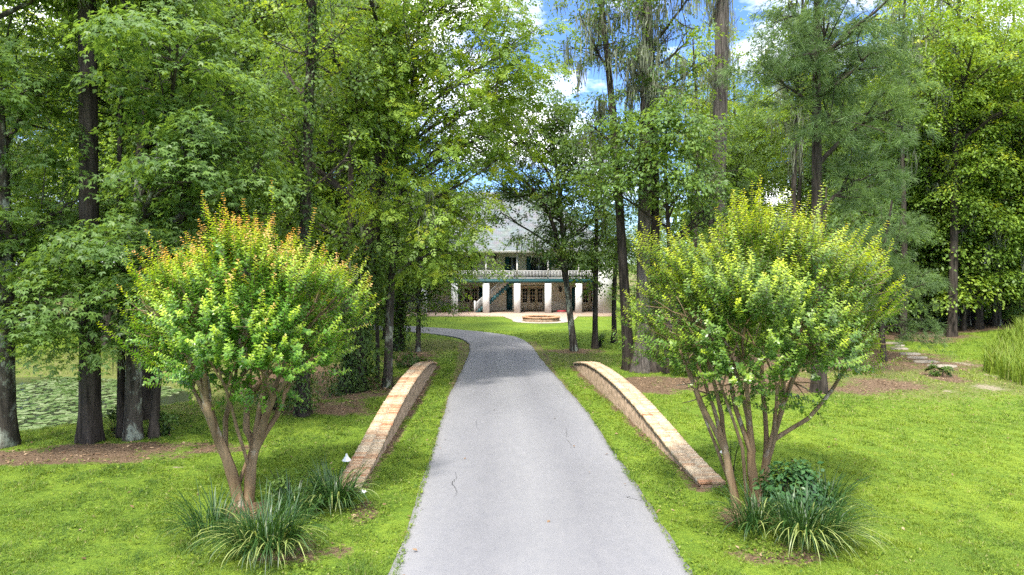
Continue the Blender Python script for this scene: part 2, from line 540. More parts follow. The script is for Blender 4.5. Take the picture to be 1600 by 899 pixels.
# leaf templates: (along tip, across, normal)
def rhomb(l, w, ang=0.0, o=(0, 0), lift=0.06):
    v = np.array([(0, 0, 0), (0.45 * l, -w / 2, lift * l), (l, 0, -0.08 * l), (0.45 * l, w / 2, lift * l)], float)
    c, s = cos(ang), sin(ang)
    x = v[:, 0] * c - v[:, 1] * s + o[0]
    y = v[:, 0] * s + v[:, 1] * c + o[1]
    return np.stack([x, y, v[:, 2]], 1)
def template(parts):
    v = np.vstack(parts)
    f = np.array([[4 * i, 4 * i + 1, 4 * i + 2, 4 * i + 3] for i in range(len(parts))])
    return v, f
T_OV = template([rhomb(1, 0.55)])
T_ST = template([rhomb(1, 0.36), rhomb(0.85, 0.34, 0.95), rhomb(0.85, 0.34, -0.95)])
T_PI = template([rhomb(0.34, 0.15, 0.9, (0.12, 0)), rhomb(0.34, 0.15, -0.9, (0.12, 0)), rhomb(0.36, 0.16, 0.8, (0.42, 0)),
                 rhomb(0.36, 0.16, -0.8, (0.42, 0)), rhomb(0.36, 0.16, 0, (0.66, 0)), rhomb(0.30, 0.14, 0.6, (0.66, 0)), rhomb(0.30, 0.14, -0.6, (0.66, 0))])
_r = np.random.default_rng(3)
def needle_template(k=13):
    vs = []
    for i in range(k):
        a = _r.uniform(0, 2 * pi); e = _r.uniform(0.1, 1.15)
        d = np.array([cos(e), sin(e) * cos(a), sin(e) * sin(a)])
        s = norm(np.cross(d, _r.normal(size=3))) * 0.017
        L = _r.uniform(0.7, 1.0)
        vs.append(np.array([-s, s, d * L + s * 0.5, d * L - s * 0.5]))
    v = np.vstack(vs)
    return v, np.array([[4 * i, 4 * i + 1, 4 * i + 2, 4 * i + 3] for i in range(k)])
T_NE = needle_template()

def put_leaves(mb, C, N, D, S, tmpl, rnd, young=0.0):
    C, N, D = np.asarray(C), norm(np.asarray(N)), np.asarray(D)
    D = norm(D - (D * N).sum(1, keepdims=True) * N)
    X = np.cross(N, D)
    tv, tf = tmpl
    S = np.broadcast_to(S, (len(C),))
    V = C[:, None] + S[:, None, None] * (tv[None, :, 0, None] * D[:, None] + tv[None, :, 1, None] * X[:, None] + tv[None, :, 2, None] * N[:, None])
    k = len(tv)
    F = (tf[None] + (np.arange(len(C)) * k)[:, None, None]).reshape(-1, 4)
    mb.add(V.reshape(-1, 3), F, rnd=np.repeat(np.broadcast_to(rnd, (len(C),)), k), young=np.repeat(np.broadcast_to(young, (len(C),)), k))

# ------------------------------------------------------------------ tree maker
def bough_centres(rng, ells, n, gap):
    """ells: (cx,cy,cz, rx,ry,rz, weight)"""
    E = np.array(ells, float)
    w = E[:, 6] / E[:, 6].sum()
    out = []
    tries = 0
    while len(out) < n and tries < n * 30:
        tries += 1
        e = E[rng.choice(len(E), p=w)]
        d = norm(rng.normal(size=3))
        r = rng.uniform() ** 0.45
        p = e[:3] + d * r * e[3:6]
        g = gap * (0.7 if tries > n * 15 else 1)
        if out and np.min(np.linalg.norm(np.array(out) - p, axis=1)) < g:
            continue
        out.append(p)
    return np.array(out)

def make_tree(seed, H, tr, ells, nb, leaf, lsize, dens=300, br=(0.7, 1.3), gap=0.8, tmpl=None, flat=0.32, droop=0.35,
              lean=(0, 0), wobble=0.25, bark='bark', zlo=2.0, flare=1.3, moss=0, mosslen=1.2, vine=None, young=0.0,
              up=1.0, forks=None, limb_r=1.0, twigs=3, bare=False, mosz=0.0, top_r=0.25):
    """meshes relative to the base. returns dict of mesh builders"""
    rng = np.random.default_rng(seed)
    wood, leaves, mossb, vineb = MB(), MB(), MB(), MB()
    nt = 16
    t = np.linspace(0, 1, nt)
    ph = rng.uniform(0, 6.28, 4)
    path = np.stack([lean[0] * t ** 1.1 + wobble * (np.sin(t * 5 + ph[0]) - np.sin(ph[0])) * t ** 0.5,
                     lean[1] * t ** 1.1 + wobble * (np.sin(t * 4.3 + ph[1]) - np.sin(ph[1])) * t ** 0.5,
                     t * H - 0.25], 1)
    zt = path[:, 2]
    rad = tr * (1 - (1 - top_r) * t ** 0.9) * (1 + (flare - 1) * np.exp(-np.maximum(zt, 0) / (tr * 2.2)))
    # extra short ring near the base for the flare
    zs = np.array([-0.25, 0.1, 0.35, 0.8])
    ring = np.stack([np.interp(zs, zt, path[:, 0]), np.interp(zs, zt, path[:, 1]), zs], 1)
    path2 = np.vstack([ring, path[zt > 1.0]])
    rad0 = np.interp(path2[:, 2], zt, tr * (1 - (1 - top_r) * t ** 0.9))
    rad2 = rad0 * (1 + (flare - 1) * np.exp(-np.maximum(path2[:, 2], 0) / (tr * 1.6)))
    sides = 14
    v, f = tube(path2, rad2, sides)
    v = v.reshape(-1, sides, 3)
    an = np.arange(sides) / sides * 2 * pi
    butt = 1 + (0.16 * np.sin(an * 4 + ph[2]) + 0.08 * np.sin(an * 7 + ph[3]))[None, :] * np.exp(-np.maximum(path2[:, 2], 0) / (tr * 3))[:, None] + rng.normal(0, 0.018, (len(path2), sides))
    v = path2[:, None] + (v - path2[:, None]) * butt[..., None]
    wood.add(v.reshape(-1, 3), f)
    def trunk_at(z):
        return np.array([np.interp(z, zt, path[:, 0]), np.interp(z, zt, path[:, 1]), z])
    def r_at(z):
        return float(np.interp(z, zt, tr * (1 - (1 - top_r) * t ** 0.9)))
    B = bough_centres(rng, ells, nb, gap)
    if len(B):
        K = max(3, len(B) // 6)
        seeds = B[rng.choice(len(B), K, replace=False)]
        for _ in range(3):
            lab = np.argmin(np.linalg.norm(B[:, None] - seeds[None], axis=2), axis=1)
            for k in range(K):
                if (lab == k).any(): seeds[k] = B[lab == k].mean(0)
        for k in range(K):
            idx = np.where(lab == k)[0]
            if not len(idx): continue
            c = seeds[k]
            ax = trunk_at(min(c[2], H * 0.97))
            hd = np.hypot(*(c - ax)[:2])
            z0 = np.clip(c[2] - 0.55 * up * hd - 0.4, zlo, H * 0.96)
            s = trunk_at(z0)
            ctrl = s + (c - s) * np.array([0.5, 0.5, 0.35]) + rng.normal(0, 0.12 * max(hd, 0.6), 3)
            ctrl[2] += 0.12 * hd
            rr = min(r_at(z0) * 0.62, (0.022 + 0.015 * np.linalg.norm(c - s)) * 1.3 * limb_r)
            p = bez(s, ctrl, c, 8) + rng.normal(0, 0.03, (8, 3)) * np.linspace(0, 1, 8)[:, None]
            wood.tube(p, np.linspace(rr, rr * 0.35, 8), 6)
            for j in idx:
                q0 = p[rng.integers(3, 7)]
                b = B[j]
                mid = (q0 + b) / 2 + rng.normal(0, 0.12 * np.linalg.norm(b - q0) + 0.02, 3)
                q = bez(q0, mid, b, 5)
                wood.tube(q, np.linspace(rr * 0.4, 0.010, 5), 4)
                for _ in range(twigs):
                    d = norm(rng.normal(size=3) * (1, 1, 0.45)) * rng.uniform(0.35, 0.8) * br[0]
                    st = q[rng.integers(2, 5)]
                    wood.tube(np.array([st, st + d * 0.55 + (0, 0, 0.04), st + d]), [0.011, 0.008, 0.003], 3)
        if not bare:
            for b in B:
                r = rng.uniform(*br)
                n = int(dens * r * r * rng.uniform(0.7, 1.25))
                ax = trunk_at(min(b[2], H))
                out = b - ax; out[2] = 0
                if np.linalg.norm(out) < 0.2: out = rng.normal(size=3) * (1, 1, 0)
                out = norm(out)
                side = np.array([-out[1], out[0], 0])
                # several sprays inside the bough
                m = max(4, int(7 * r))
                sp_a = rng.uniform(0, 2 * pi, m); sp_r = rng.uniform(0.15, 0.85, m) ** 0.7 * r
                sc = np.stack([np.cos(sp_a) * sp_r * 1.15, np.sin(sp_a) * sp_r * 0.9, rng.normal(0, flat * 0.55 * r, m)], 1)
                which = rng.integers(0, m, n)
                loc = sc[which] + rng.normal(0, 1, (n, 3)) * np.array([0.24, 0.24, 0.24 * flat + 0.03]) * r
                rho2 = (loc[:, 0] ** 2 + loc[:, 1] ** 2)
                loc[:, 2] -= droop * rho2 / r
                C = b + loc[:, 0:1] * out + loc[:, 1:2] * side + loc[:, 2:3] * np.array([0, 0, 1])
                rad_ = loc[:, 0:1] * out + loc[:, 1:2] * side
                N = np.array([0, 0, 1.0]) + rad_ / r * (0.5 + droop) + rng.normal(0, 0.42, (n, 3))
                D = norm(rad_ + out * 0.35 * r) + np.array([0, 0, -0.45]) + rng.normal(0, 0.5, (n, 3))
                S = lsize * rng.uniform(0.65, 1.25, n)
                tint = rng.normal(0.45, 0.16) + rng.normal(0, 0.16, n)
                yg = np.zeros(n)
                if young:
                    yg = np.where(rng.uniform(size=m) < young, rng.uniform(0.2, 0.5, m), 0)[which] * np.clip(loc[:, 2] / (0.3 * r) + 0.9, 0, 1)
                put_leaves(leaves, C, N, D, S, tmpl or T_OV, np.clip(tint, 0, 1), yg)
        if moss:
            cand = B[B[:, 2] > mosz]
            if not len(cand): cand = B
            for _ in range(moss):
                b = cand[rng.integers(len(cand))]
                b = b + (trunk_at(min(b[2], H)) - b) * (1, 1, 0.2) * rng.uniform(0, 0.75) + rng.normal(0, 0.3, 3) * (1, 1, 0.5)
                L = mosslen * rng.uniform(0.35, 1.3)
                ns = rng.integers(9, 18)
                for _s in range(ns):
                    p0 = b + rng.normal(0, 0.13, 3)
                    l = L * rng.uniform(0.25, 1)
                    k = 5
                    z = np.linspace(0, -l, k)
                    off = np.cumsum(rng.normal(0, 0.045, (k, 2)), axis=0)
                    a = rng.uniform(0, pi)
                    w = np.array([0.010, 0.026, 0.022, 0.013, 0.003]) * rng.uniform(0.5, 1.3)
                    c0 = np.stack([p0[0] + off[:, 0], p0[1] + off[:, 1], p0[2] + z], 1)
                    ww = np.stack([np.cos(a + np.arange(k) * 0.7) * w, np.sin(a + np.arange(k) * 0.7) * w, np.zeros(k)], 1)
                    V = np.empty((2 * k, 3)); V[0::2] = c0 - ww; V[1::2] = c0 + ww
                    F = [(2 * i, 2 * i + 1, 2 * i + 3, 2 * i + 2) for i in range(k - 1)]
                    mossb.add(V, F, rnd=rng.uniform(), young=0.0)
    if vine:
        z0, z1, n, thick = vine
        z = z0 + (z1 - z0) * rng.uniform(0, 1, n) ** 1.15
        a = rng.uniform(0, 2 * pi, n)
        lump = 0.6 + 0.5 * np.sin(z * 2.1 + a * 2) + 0.3 * np.sin(z * 5.3 + a)
        cx = np.interp(z, zt, path[:, 0]); cyy = np.interp(z, zt, path[:, 1])
        rr = np.interp(z, zt, rad) + thick * np.abs(rng.normal(0.5, 0.4, n)) * np.clip(lump, 0.15, 2)
        out = np.stack([np.cos(a), np.sin(a), np.zeros(n)], 1)
        C = np.stack([cx, cyy, z], 1) + out * rr[:, None]
        put_leaves(vineb, C, out + rng.normal(0, 0.5, (n, 3)) + (0, 0, 0.5), np.array([0, 0, -1.0]) + rng.normal(0, 0.6, (n, 3)) + out * 0.5,
                   lsize * rng.uniform(0.5, 1.0, n), T_OV, np.clip(rng.normal(0.45, 0.2, n), 0, 1))
    return dict(wood=wood, leaves=leaves, moss=mossb, vine=vineb, bark=bark, leaf=leaf)

def tree_object(name, base, parts, label, cat='tree', group=None, rz=0.0, sc=1.0):
    root = empty(name, base, label, cat, group)
    root.rotation_euler.z = rz
    root.scale = (sc, sc, sc)
    if parts['wood'].n: parts['wood'].build("trunk", M[parts['bark']], root, True)
    if parts['leaves'].n: parts['leaves'].build("crown", M[parts['leaf']], root)
    if parts['moss'].n: parts['moss'].build("hanging_moss", M['moss'], root)
    if parts['vine'].n: parts['vine'].build("climbing_vine", M['vine'], root)
    return root

def copy_tree(src, base, rz, sc, label, group):
    r = src.copy(); COL.objects.link(r)
    r.location = tuple(base); r.rotation_euler.z = rz; r.scale = sc
    r["label"] = label; r["group"] = group
    for ch in [c for c in src.children]:
        c = ch.copy(); COL.objects.link(c); c.parent = r
    return r

# ------------------------------------------------------------------ drive outline (in metres)
L_PX = [(560, 1010), (610, 899), (628, 850), (656, 760), (675, 700), (690, 655), (701.5, 620), (716, 590), (730, 560), (735, 547), (733.5, 538.5), (726, 532), (714, 528), (695, 524.5), (671, 521.5), (628, 518), (560, 514.5), (420, 510)]
R_PX = [(1160, 1010), (1085, 899), (1056, 850), (995, 760), (957, 700), (925, 655), (897, 620), (872, 592), (845.6, 563), (837, 549), (828, 538.5), (815, 530), (799, 525), (772, 521), (742, 518), (700, 514), (628.5, 509.5), (420, 502.5)]
def edge(px):
    pts = np.array([[4908.2 * (x - 800) / FPX / (y - 410.0), 4908.2 / (y - 410.0)] for x, y in px])
    # arc-length resample
    d = np.concatenate([[0], np.cumsum(np.linalg.norm(np.diff(pts, axis=0), axis=1))])
    return pts, d / d[-1]
def resample(px, n):
    pts, d = edge(px)
    t = np.linspace(0, 1, n)
    p = np.stack([np.interp(t, d, pts[:, 0]), np.interp(t, d, pts[:, 1])], 1)
    for _ in range(14):
        p[1:-1] = (p[:-2] + 2 * p[1:-1] + p[2:]) / 4
    return p
NR = 340
EL, ER = resample(L_PX, NR), resample(R_PX, NR)
# bring the drive back under the camera
back = np.linspace(0, 1, 30)[:-1]
EL = np.vstack([np.stack([EL[0, 0] - 0.4 + 0.4 * back, -12 + (EL[0, 1] + 12) * back], 1), EL])
ER = np.vstack([np.stack([ER[0, 0] + 0.4 - 0.4 * back, -12 + (ER[0, 1] + 12) * back], 1), ER])
CL = (EL + ER) / 2
HW = np.linalg.norm(EL - ER, axis=1) / 2

def drive_dist(x, y):
    """signed distance outside the drive edge (approx)"""
    x = np.asarray(x, float).ravel(); y = np.asarray(y, float).ravel()
    out = np.empty(len(x))
    for i in range(0, len(x), 20000):
        X = x[i:i + 20000, None]; Y = y[i:i + 20000, None]
        d2 = (X - CL[None, ::3, 0]) ** 2 + (Y - CL[None, ::3, 1]) ** 2
        j = d2.argmin(1)
        out[i:i + 20000] = np.sqrt(d2[np.arange(len(j)), j]) - HW[::3][j] * 0.97
    return out

# walls (inner base line), metres
WL0, WL1 = np.array([-3.06, 13.45]), np.array([-3.33, 30.0])
WR0, WR1 = np.array([3.86, 13.75]), np.array([2.72, 30.0])

# ------------------------------------------------------------------ ground masks
def blob(x, y, px, py, rx, ry, soft=0.5):
    """soft ellipse; centre from the picture, radii in metres"""
    c = G(px, py)
    d = np.hypot((x - c[0]) / rx, (y - c[1]) / ry)
    return 1 - smooth(1 - soft, 1 + soft, d)
def seg_dist(x, y, a, b):
    ab = b - a
    t = np.clip(((x - a[0]) * ab[0] + (y - a[1]) * ab[1]) / (ab @ ab), 0, 1)
    return np.hypot(x - a[0] - t * ab[0], y - a[1] - t * ab[1])
def masks(x, y):
    dirt = np.zeros_like(x); dry = np.zeros_like(x); sand = np.zeros_like(x)
    for px, py, rx, ry, s in [(30, 716, 3.0, 0.7, 0.5), (150, 708, 2.3, 0.9, 0.5), (270, 700, 2.2, 0.6, 0.5), (205, 714, 1.5, .6, .5),
                              (500, 638, 2.2, 1.6, 0.7), (575, 605, 2.0, 3.0, 0.6), (460, 600, 3.0, 3.5, 0.7), (640, 560, 1.6, 3, 0.8),
                              (1010, 600, 2.8, 2.0, 0.5), (1100, 603, 3.4, 1.7, 0.5), (1200, 600, 3.4, 1.8, 0.6), (900, 549, 1.8, 1.2, 0.7), (1330, 602, 3.2, 1.3, 0.6), (1250, 565, 7, 4, 0.7),
                              (1400, 560, 3.5, 5.0, 0.7), (1475, 590, 0.8, 1.4, 0.5), (1520, 510, 14, 3.0, 0.4), (1440, 528, 3, 3, 0.6),
                              (470, 862, 0.9, 0.55, 0.5), (570, 800, 0.35, 0.8, 0.6), (1215, 865, 0.9, 0.5, 0.5), (1165, 810, 0.6, 0.6, 0.6), (380, 800, 0.6, .6, .6)]:
        dirt = np.maximum(dirt, 0.95 * blob(x, y, px, py, rx, ry, s))
    dirt = np.maximum(dirt, 0.8 * (1 - smooth(0.10, 0.46, seg_dist(x, y, WL0, WL1))))
    dirt = np.maximum(dirt, 0.8 * (1 - smooth(0.10, 0.46, seg_dist(x, y, WR0, WR1))))
    woodf = np.maximum(smooth(12, 20, np.abs(x + 2)) * smooth(44, 54, y), smooth(75, 85, y))
    dirt = np.maximum(dirt, 0.62 * woodf)
    # broken up by tufts, roots and drifts of litter
    dirt = dirt * (0.78 + 0.42 * wob(x, y, 1.1, 1) + 0.34 * wob(x, y, 0.33, 6))
    for px, py, rx, ry, s in [(420, 580, 5, 8, 0.7), (330, 620, 5, 6, 0.6), (250, 560, 8, 12, 0.7), (1380, 585, 5, 5, 0.6), (680, 540, 2.2, 4, 0.8), (900, 560, 2, 4, 0.8), (1560, 600, 1.5, 3, .7)]:
        dry = np.maximum(dry, 0.7 * blob(x, y, px, py, rx, ry, s))
    dry = np.maximum(dry, 0.5 * woodf)
    for px, py, rx, ry, s in [(1545, 606, 0.7, 0.8, 0.6), (1515, 570, 0.5, 1.2, .6), (1565, 590, 0.35, 1.2, .6), (1455, 524, 1.2, 1.2, 0.5), (1485, 612, 0.3, 0.3, .5), (270, 731, 0.28, 0.14, 0.6), (1500, 514, 4, 0.5, 0.5), (1400, 543, .6, 1, .6)]:
        sand = np.maximum(sand, 0.62 * blob(x, y, px, py, rx, ry, s) * (0.9 + 0.5 * wob(x, y, 0.5, 2)))
    return dirt, dry, sand

# ------------------------------------------------------------------ ground sheet
def axis(spans):
    out = []
    for a, b, st in spans:
        out.append(np.arange(a, b, st))
    out.append([spans[-1][1]])
    return np.concatenate(out)
gx = axis([(-900, -120, 60), (-120, -40, 5), (-40, -14, 0.6), (-14, 14, 0.2), (14, 40, 0.6), (40, 120, 5), (120, 900, 60)])
gy = axis([(-40, 4, 4), (4, 36, 0.2), (36, 70, 0.6), (70, 130, 4), (130, 1300, 90)])
GX, GY = np.meshgrid(gx, gy)
GZ = ground_h(GX, GY)
dd = drive_dist(GX, GY).reshape(GX.shape)
near = (np.abs(GX) < 40) & (GY > 4) & (GY < 60)
GZ = GZ + np.where(near, 0.015 * wob(GX, GY, 0.9) * smooth(0.0, 0.5, dd), 0)
GZ = np.where(near, GZ - 0.05 * (1 - smooth(-0.25, 0.0, dd)), GZ - 0.05 * (dd < 0.3))
dirt, dry, sand = masks(GX, GY)
dirt = np.maximum(dirt, np.where(GY < 40, 0.52 * (1 - smooth(0.0, 0.22, dd + 0.08 * wob(GX, GY, 0.5, 3))), 0))
nx, ny = len(gx), len(gy)
iy, ix = np.meshgrid(np.arange(ny - 1), np.arange(nx - 1), indexing='ij')
k = iy * nx + ix
mb = MB()
mb.add(np.stack([GX, GY, GZ], -1).reshape(-1, 3), np.stack([k, k + 1, k + nx + 1, k + nx], -1).reshape(-1, 4), dirt=dirt.ravel(), dry=dry.ravel(), sand=sand.ravel())
tag(mb.build("ground", M['ground'], None, True), kind="structure")

# drive
rng = np.random.default_rng(5)
n = len(EL)
def jag(n, amp, seed):
    r = np.random.default_rng(seed)
    j = r.normal(0, 1.3, n)
    a = np.convolve(j, np.ones(3) / 3, 'same') * 0.6 + np.convolve(r.normal(0, 1, n), np.ones(11) / 3.3, 'same') * 0.5
    return a * amp
jl, jr = jag(n, 0.035, 1), jag(n, 0.035, 2)
dirv = norm(ER - EL)
E0 = EL + dirv * jl[:, None]
E1 = ER + dirv * jr[:, None]
mb = MB()
cols = np.array([0, 0.0, 0.04, 0.2, 0.4, 0.6, 0.8, 0.96, 1.0, 1.0])
zc = np.array([-0.06, 0.012, 0.02, 0.035, 0.045, 0.045, 0.035, 0.02, 0.012, -0.06])
V = np.empty((n, len(cols), 3))
for j, c in enumerate(cols):
    V[:, j, :2] = E0 + (E1 - E0) * c
    V[:, j, 2] = zc[j]
i, j = np.meshgrid(np.arange(n - 1), np.arange(len(cols) - 1), indexing='ij')
k = i * len(cols) + j
mb.add(V.reshape(-1, 3), np.stack([k, k + 1, k + len(cols) + 1, k + len(cols)], -1).reshape(-1, 4), across=np.tile(cols, n))
tag(mb.build("driveway", M['drive'], None, True), kind="structure")

# cracks in the drive: thin dark slivers lying on it
mb = MB()
def crack(px_pts, w, seed):
    r = np.random.default_rng(seed)
    p = np.array([G(*q)[:2] for q in px_pts])
    d = np.concatenate([[0], np.cumsum(np.linalg.norm(np.diff(p, axis=0), axis=1))])
    m = max(8, int(d[-1] / 0.04))
    t = np.linspace(0, d[-1], m)
    q = np.stack([np.interp(t, d, p[:, 0]), np.interp(t, d, p[:, 1])], 1) + r.normal(0, 0.012, (m, 2))
    dr = norm(np.gradient(q, axis=0)); sd = np.stack([-dr[:, 1], dr[:, 0]], 1)
    ww = w * r.uniform(0.3, 1, m) * np.sin(np.linspace(0.15, pi - 0.1, m))
    V = np.empty((2 * m, 3)); V[0::2, :2] = q - sd * ww[:, None]; V[1::2, :2] = q + sd * ww[:, None]
    off = np.interp(q[:, 0] / 2.2, [-1, -.6, 0, .6, 1], [0.026, .044, .050, .044, .026])
    V[:, 2] = np.repeat(off, 2)
    mb.add(V, [(2 * i, 2 * i + 1, 2 * i + 3, 2 * i + 2) for i in range(m - 1)])
crack([(711, 741), (714, 750), (706, 757), (712, 768), (715, 772), (708, 781)], 0.009, 1)
crack([(884, 688), (892, 697), (893, 704)], 0.007, 2)
crack([(979, 779), (990, 782), (1012, 786)], 0.007, 3)
crack([(983, 778), (981, 780), (979, 779)], 0.022, 4)
crack([(884, 670), (886, 680), (884, 688)], 0.004, 5)
crack([(745, 655), (744, 668), (749, 676)], 0.004, 6)
tag(mb.build("driveway_cracks", simple("crack_dark", (0.05, 0.05, 0.05), 0.9)), kind="structure")

# pond
WZ = -0.52
mb = MB()
a = np.linspace(0, 2 * pi, 65)[:-1]
ring = np.stack([-20.0 + 9.5 * np.cos(a), 24.5 + 8.2 * np.sin(a), np.full(64, WZ)], 1)
c = np.array([[-20.0, 24.5, WZ]])
mb.add(np.vstack([ring, c]), [(i, (i + 1) % 64, 64, 64) for i in range(64)])
tag(mb.build("pond_water", M['water']), kind="structure")
r = np.random.default_rng(8)
mb = MB()
N = 6500
pa = r.uniform(0, 2 * pi, N); pr = np.sqrt(r.uniform(0, 1, N))
X = -20 + 9.0 * pr * np.cos(pa); Y = 24.5 + 8.0 * pr * np.sin(pa)
keep = (ground_h(X, Y) < WZ + 0.01) & (wob(X * 1.0, Y, 2.2, 4) > -0.32) & (np.hypot((X + 14.5) / 3.2, (Y - 19.3) / 1.3) > 1)
X, Y = X[keep], Y[keep]
a8 = np.linspace(0.25, 2 * pi - 0.25, 8)
for x, y in zip(X, Y):
    R_ = r.uniform(0.06, 0.17); o = r.uniform(0, 6.28); z = WZ + 0.006 + r.uniform(0, 0.02)
    v = np.stack([x + R_ * np.cos(a8 + o), y + R_ * np.sin(a8 + o), z + r.normal(0, 0.008, 8)], 1)
    mb.add(np.vstack([v, [(x, y, z)]]), [(i, i + 1, 8, 8) for i in range(7)], rnd=r.uniform(), young=0.0)
tag(mb.build("lily_pads", M['pad']), "pale green lily pads and floating weed covering the pond", "water plants", kind="stuff")

# ------------------------------------------------------------------ brick parapets
def wall_h(s):
    return np.interp(s, [0, 0.06, 0.13, 0.22, 0.33, 0.45, 0.56, 0.68, 0.79, 0.88, 0.95, 1.0], [0.13, 0.17, 0.26, 0.42, 0.59, 0.71, 0.75, 0.74, 0.66, 0.50, 0.32, 0.17])
def parapet(a, b, side, label):
    """side +1: body lies towards +x of the inner line"""
    L = np.linalg.norm(b - a)
    root = empty("brick_parapet", (a[0], a[1], 0), label, "low wall", "arched brick parapets along the drive")
    yaw = math.atan2(-(b - a)[0], (b - a)[1])
    root.rotation_euler.z = yaw
    r = np.random.default_rng(7 + side)
    n = 120
    s = np.linspace(0, 1, n); h = wall_h(s)
    x0, x1 = (0.0, 0.46) if side > 0 else (-0.46, 0.0)
    mb = MB()
    V = np.array([[(x0, t * L, -0.7), (x0, t * L, hh - 0.075), (x1, t * L, hh - 0.075), (x1, t * L, -0.7)] for t, hh in zip(s, h)])
    i, j = np.meshgrid(np.arange(n - 1), np.arange(3), indexing='ij'); k = i * 4 + j
    mb.add(V.reshape(-1, 3), np.stack([k, k + 4, k + 5, k + 1], -1).reshape(-1, 4))
    mb.add(V[0], [(0, 1, 2, 3)]); mb.add(V[-1], [(0, 3, 2, 1)])
    mb.build("brick_body", M['brickface'], root)
    # coping: rows of two bricks laid across
    cop, mor = MB(), MB()
    pitch = 0.087
    m = int(L / pitch)
    w = 0.27
    cx = (x0 + x1) / 2
    big = r.uniform(0, 1, m // 6 + 3)
    for q in range(m):
        y0 = q * pitch; yc = y0 + pitch / 2
        h0 = float(wall_h(y0 / L)); h1 = float(wall_h(min(1, (y0 + pitch) / L)))
        for e in (-1, 1):
            g = 0.006
            xa, xb = (cx - w, cx - g) if e < 0 else (cx + g, cx + w)
            xa += r.normal(0, 0.005); xb += r.normal(0, 0.005)
            dz = r.normal(0, 0.0035); ya, yb = y0 + 0.005, y0 + pitch - 0.005
            z0 = h0 + dz; z1 = h1 + dz + r.normal(0, 0.002)
            v = [(xa, ya, z0 - 0.07), (xb, ya, z0 - 0.07), (xa, yb, z1 - 0.07), (xb, yb, z1 - 0.07), (xa, ya, z0), (xb, ya, z0), (xa, yb, z1), (xb, yb, z1)]
            cop.add(v, [(0, 2, 3, 1), (4, 5, 7, 6), (0, 1, 5, 4), (2, 6, 7, 3), (0, 4, 6, 2), (1, 3, 7, 5)],
                    rnd=np.clip(0.75 * big[q // 6] * (0.9 if side < 0 else 0.6) + (0.22 if side < 0 else 0.46) + r.normal(0.10, 0.24), 0, 1))
    hh = wall_h(s) - 0.012
    V = np.array([[(cx - w + 0.01, t * L, z - 0.055), (cx - w + 0.01, t * L, z), (cx + w - 0.01, t * L, z), (cx + w - 0.01, t * L, z - 0.055)] for t, z in zip(s, hh)])
    mor.add(V.reshape(-1, 3), np.stack([k, k + 4, k + 5, k + 1], -1).reshape(-1, 4))
    c = cop.build("coping", M['bricktop'], root)
    mor.build("mortar_bed", M['mortar'], c)
parapet(WL0, WL1, -1, "arched low brick parapet with reddish coping left of the drive")
parapet(WR0, WR1, 1, "arched low brick parapet with pale sandy coping right of the drive")

# ------------------------------------------------------------------ house
HY = 61.3
def hx(px, Y=HY): return at(px, 450, Y)[0]
def hz(py, Y=HY): return at(800, py, Y)[2]
house = empty("porch_house", (0, HY, 0), "long two storey house with white pillars, teal trim and grey roof beyond the lawn", "house")
def hpart(mb, name, mat, parent=None):
    o = mb.build(name, mat, parent if parent is not None else house)
    return o
def rel(mb):      # house meshes are written in world metres; shift to the Empty
    for v in mb.v: v[:, 1] -= HY
    return mb
def hb(name, mat, boxes, parent=None):
    m_ = MB()
    for b in boxes: m_.box(*b)
    return hpart(rel(m_), name, mat, parent)
zb0, zb1 = hz(441.7), hz(436.7)          # floor beam
ze = hz(392)                              # eave
zrl = hz(423)
PX = [565, 613.5, 662, 710.3, 759.5, 808, 856.3, 904.2]
XL, XR = hx(540), hx(931)
D1 = 2.9
hb("wall", M['cream'], [(XL, XR, HY + D1, HY + 11, 0, ze + 0.1)])
hb("wing_wall", M['white'], [(XR + 0.003, hx(957), HY - 0.1, HY + 11, 0, ze)])
hb("wing_wall", M['white'], [(hx(520), XL - 0.003, HY - 0.1, HY + 11, 0, ze)])
hb("porch_floor", M['teal'], [(XL, XR, HY - 0.25, HY + D1 - 0.003, zb0, zb1)])
for p in PX:
    x = hx(p)
    hb("pillar", M['white'], [(x - 0.29, x + 0.29, HY - 0.2, HY + 0.3, 0.0, zb0 - 0.003)])
    hb("porch_post", M['white'], [(x - 0.07, x + 0.07, HY - 0.12, HY + 0.02, zb1 + 0.003, ze - 0.12)])
SX0, SX1 = hx(776), hx(801)               # stair opening in the rail
xs = [XL] + [hx(p) for p in PX] + [XR]
for a_, b_ in zip(xs[:-1], xs[1:]):
    rl = MB()
    rl.box(a_ + 0.08, b_ - 0.08, HY - 0.08, HY - 0.02, zrl - 0.06, zrl)
    rl.box(a_ + 0.08, b_ - 0.08, HY - 0.08, HY - 0.02, zb1 + 0.08, zb1 + 0.13)
    q = np.arange(a_ + 0.16, b_ - 0.1, 0.13)
    for x in q: rl.box(x - 0.018, x + 0.018, HY - 0.07, HY - 0.035, zb1 + 0.132, zrl - 0.062)
    hpart(rel(rl), "railing", M['white'])
hb("eave_beam", M['white'], [(XL, XR, HY - 0.2, HY + 0.1, ze - 0.115, ze + 0.02)])
hb("porch_ceiling", M['cream'], [(XL, XR, HY + 0.103, HY + D1 - 0.003, ze - 0.05, ze + 0.02)])
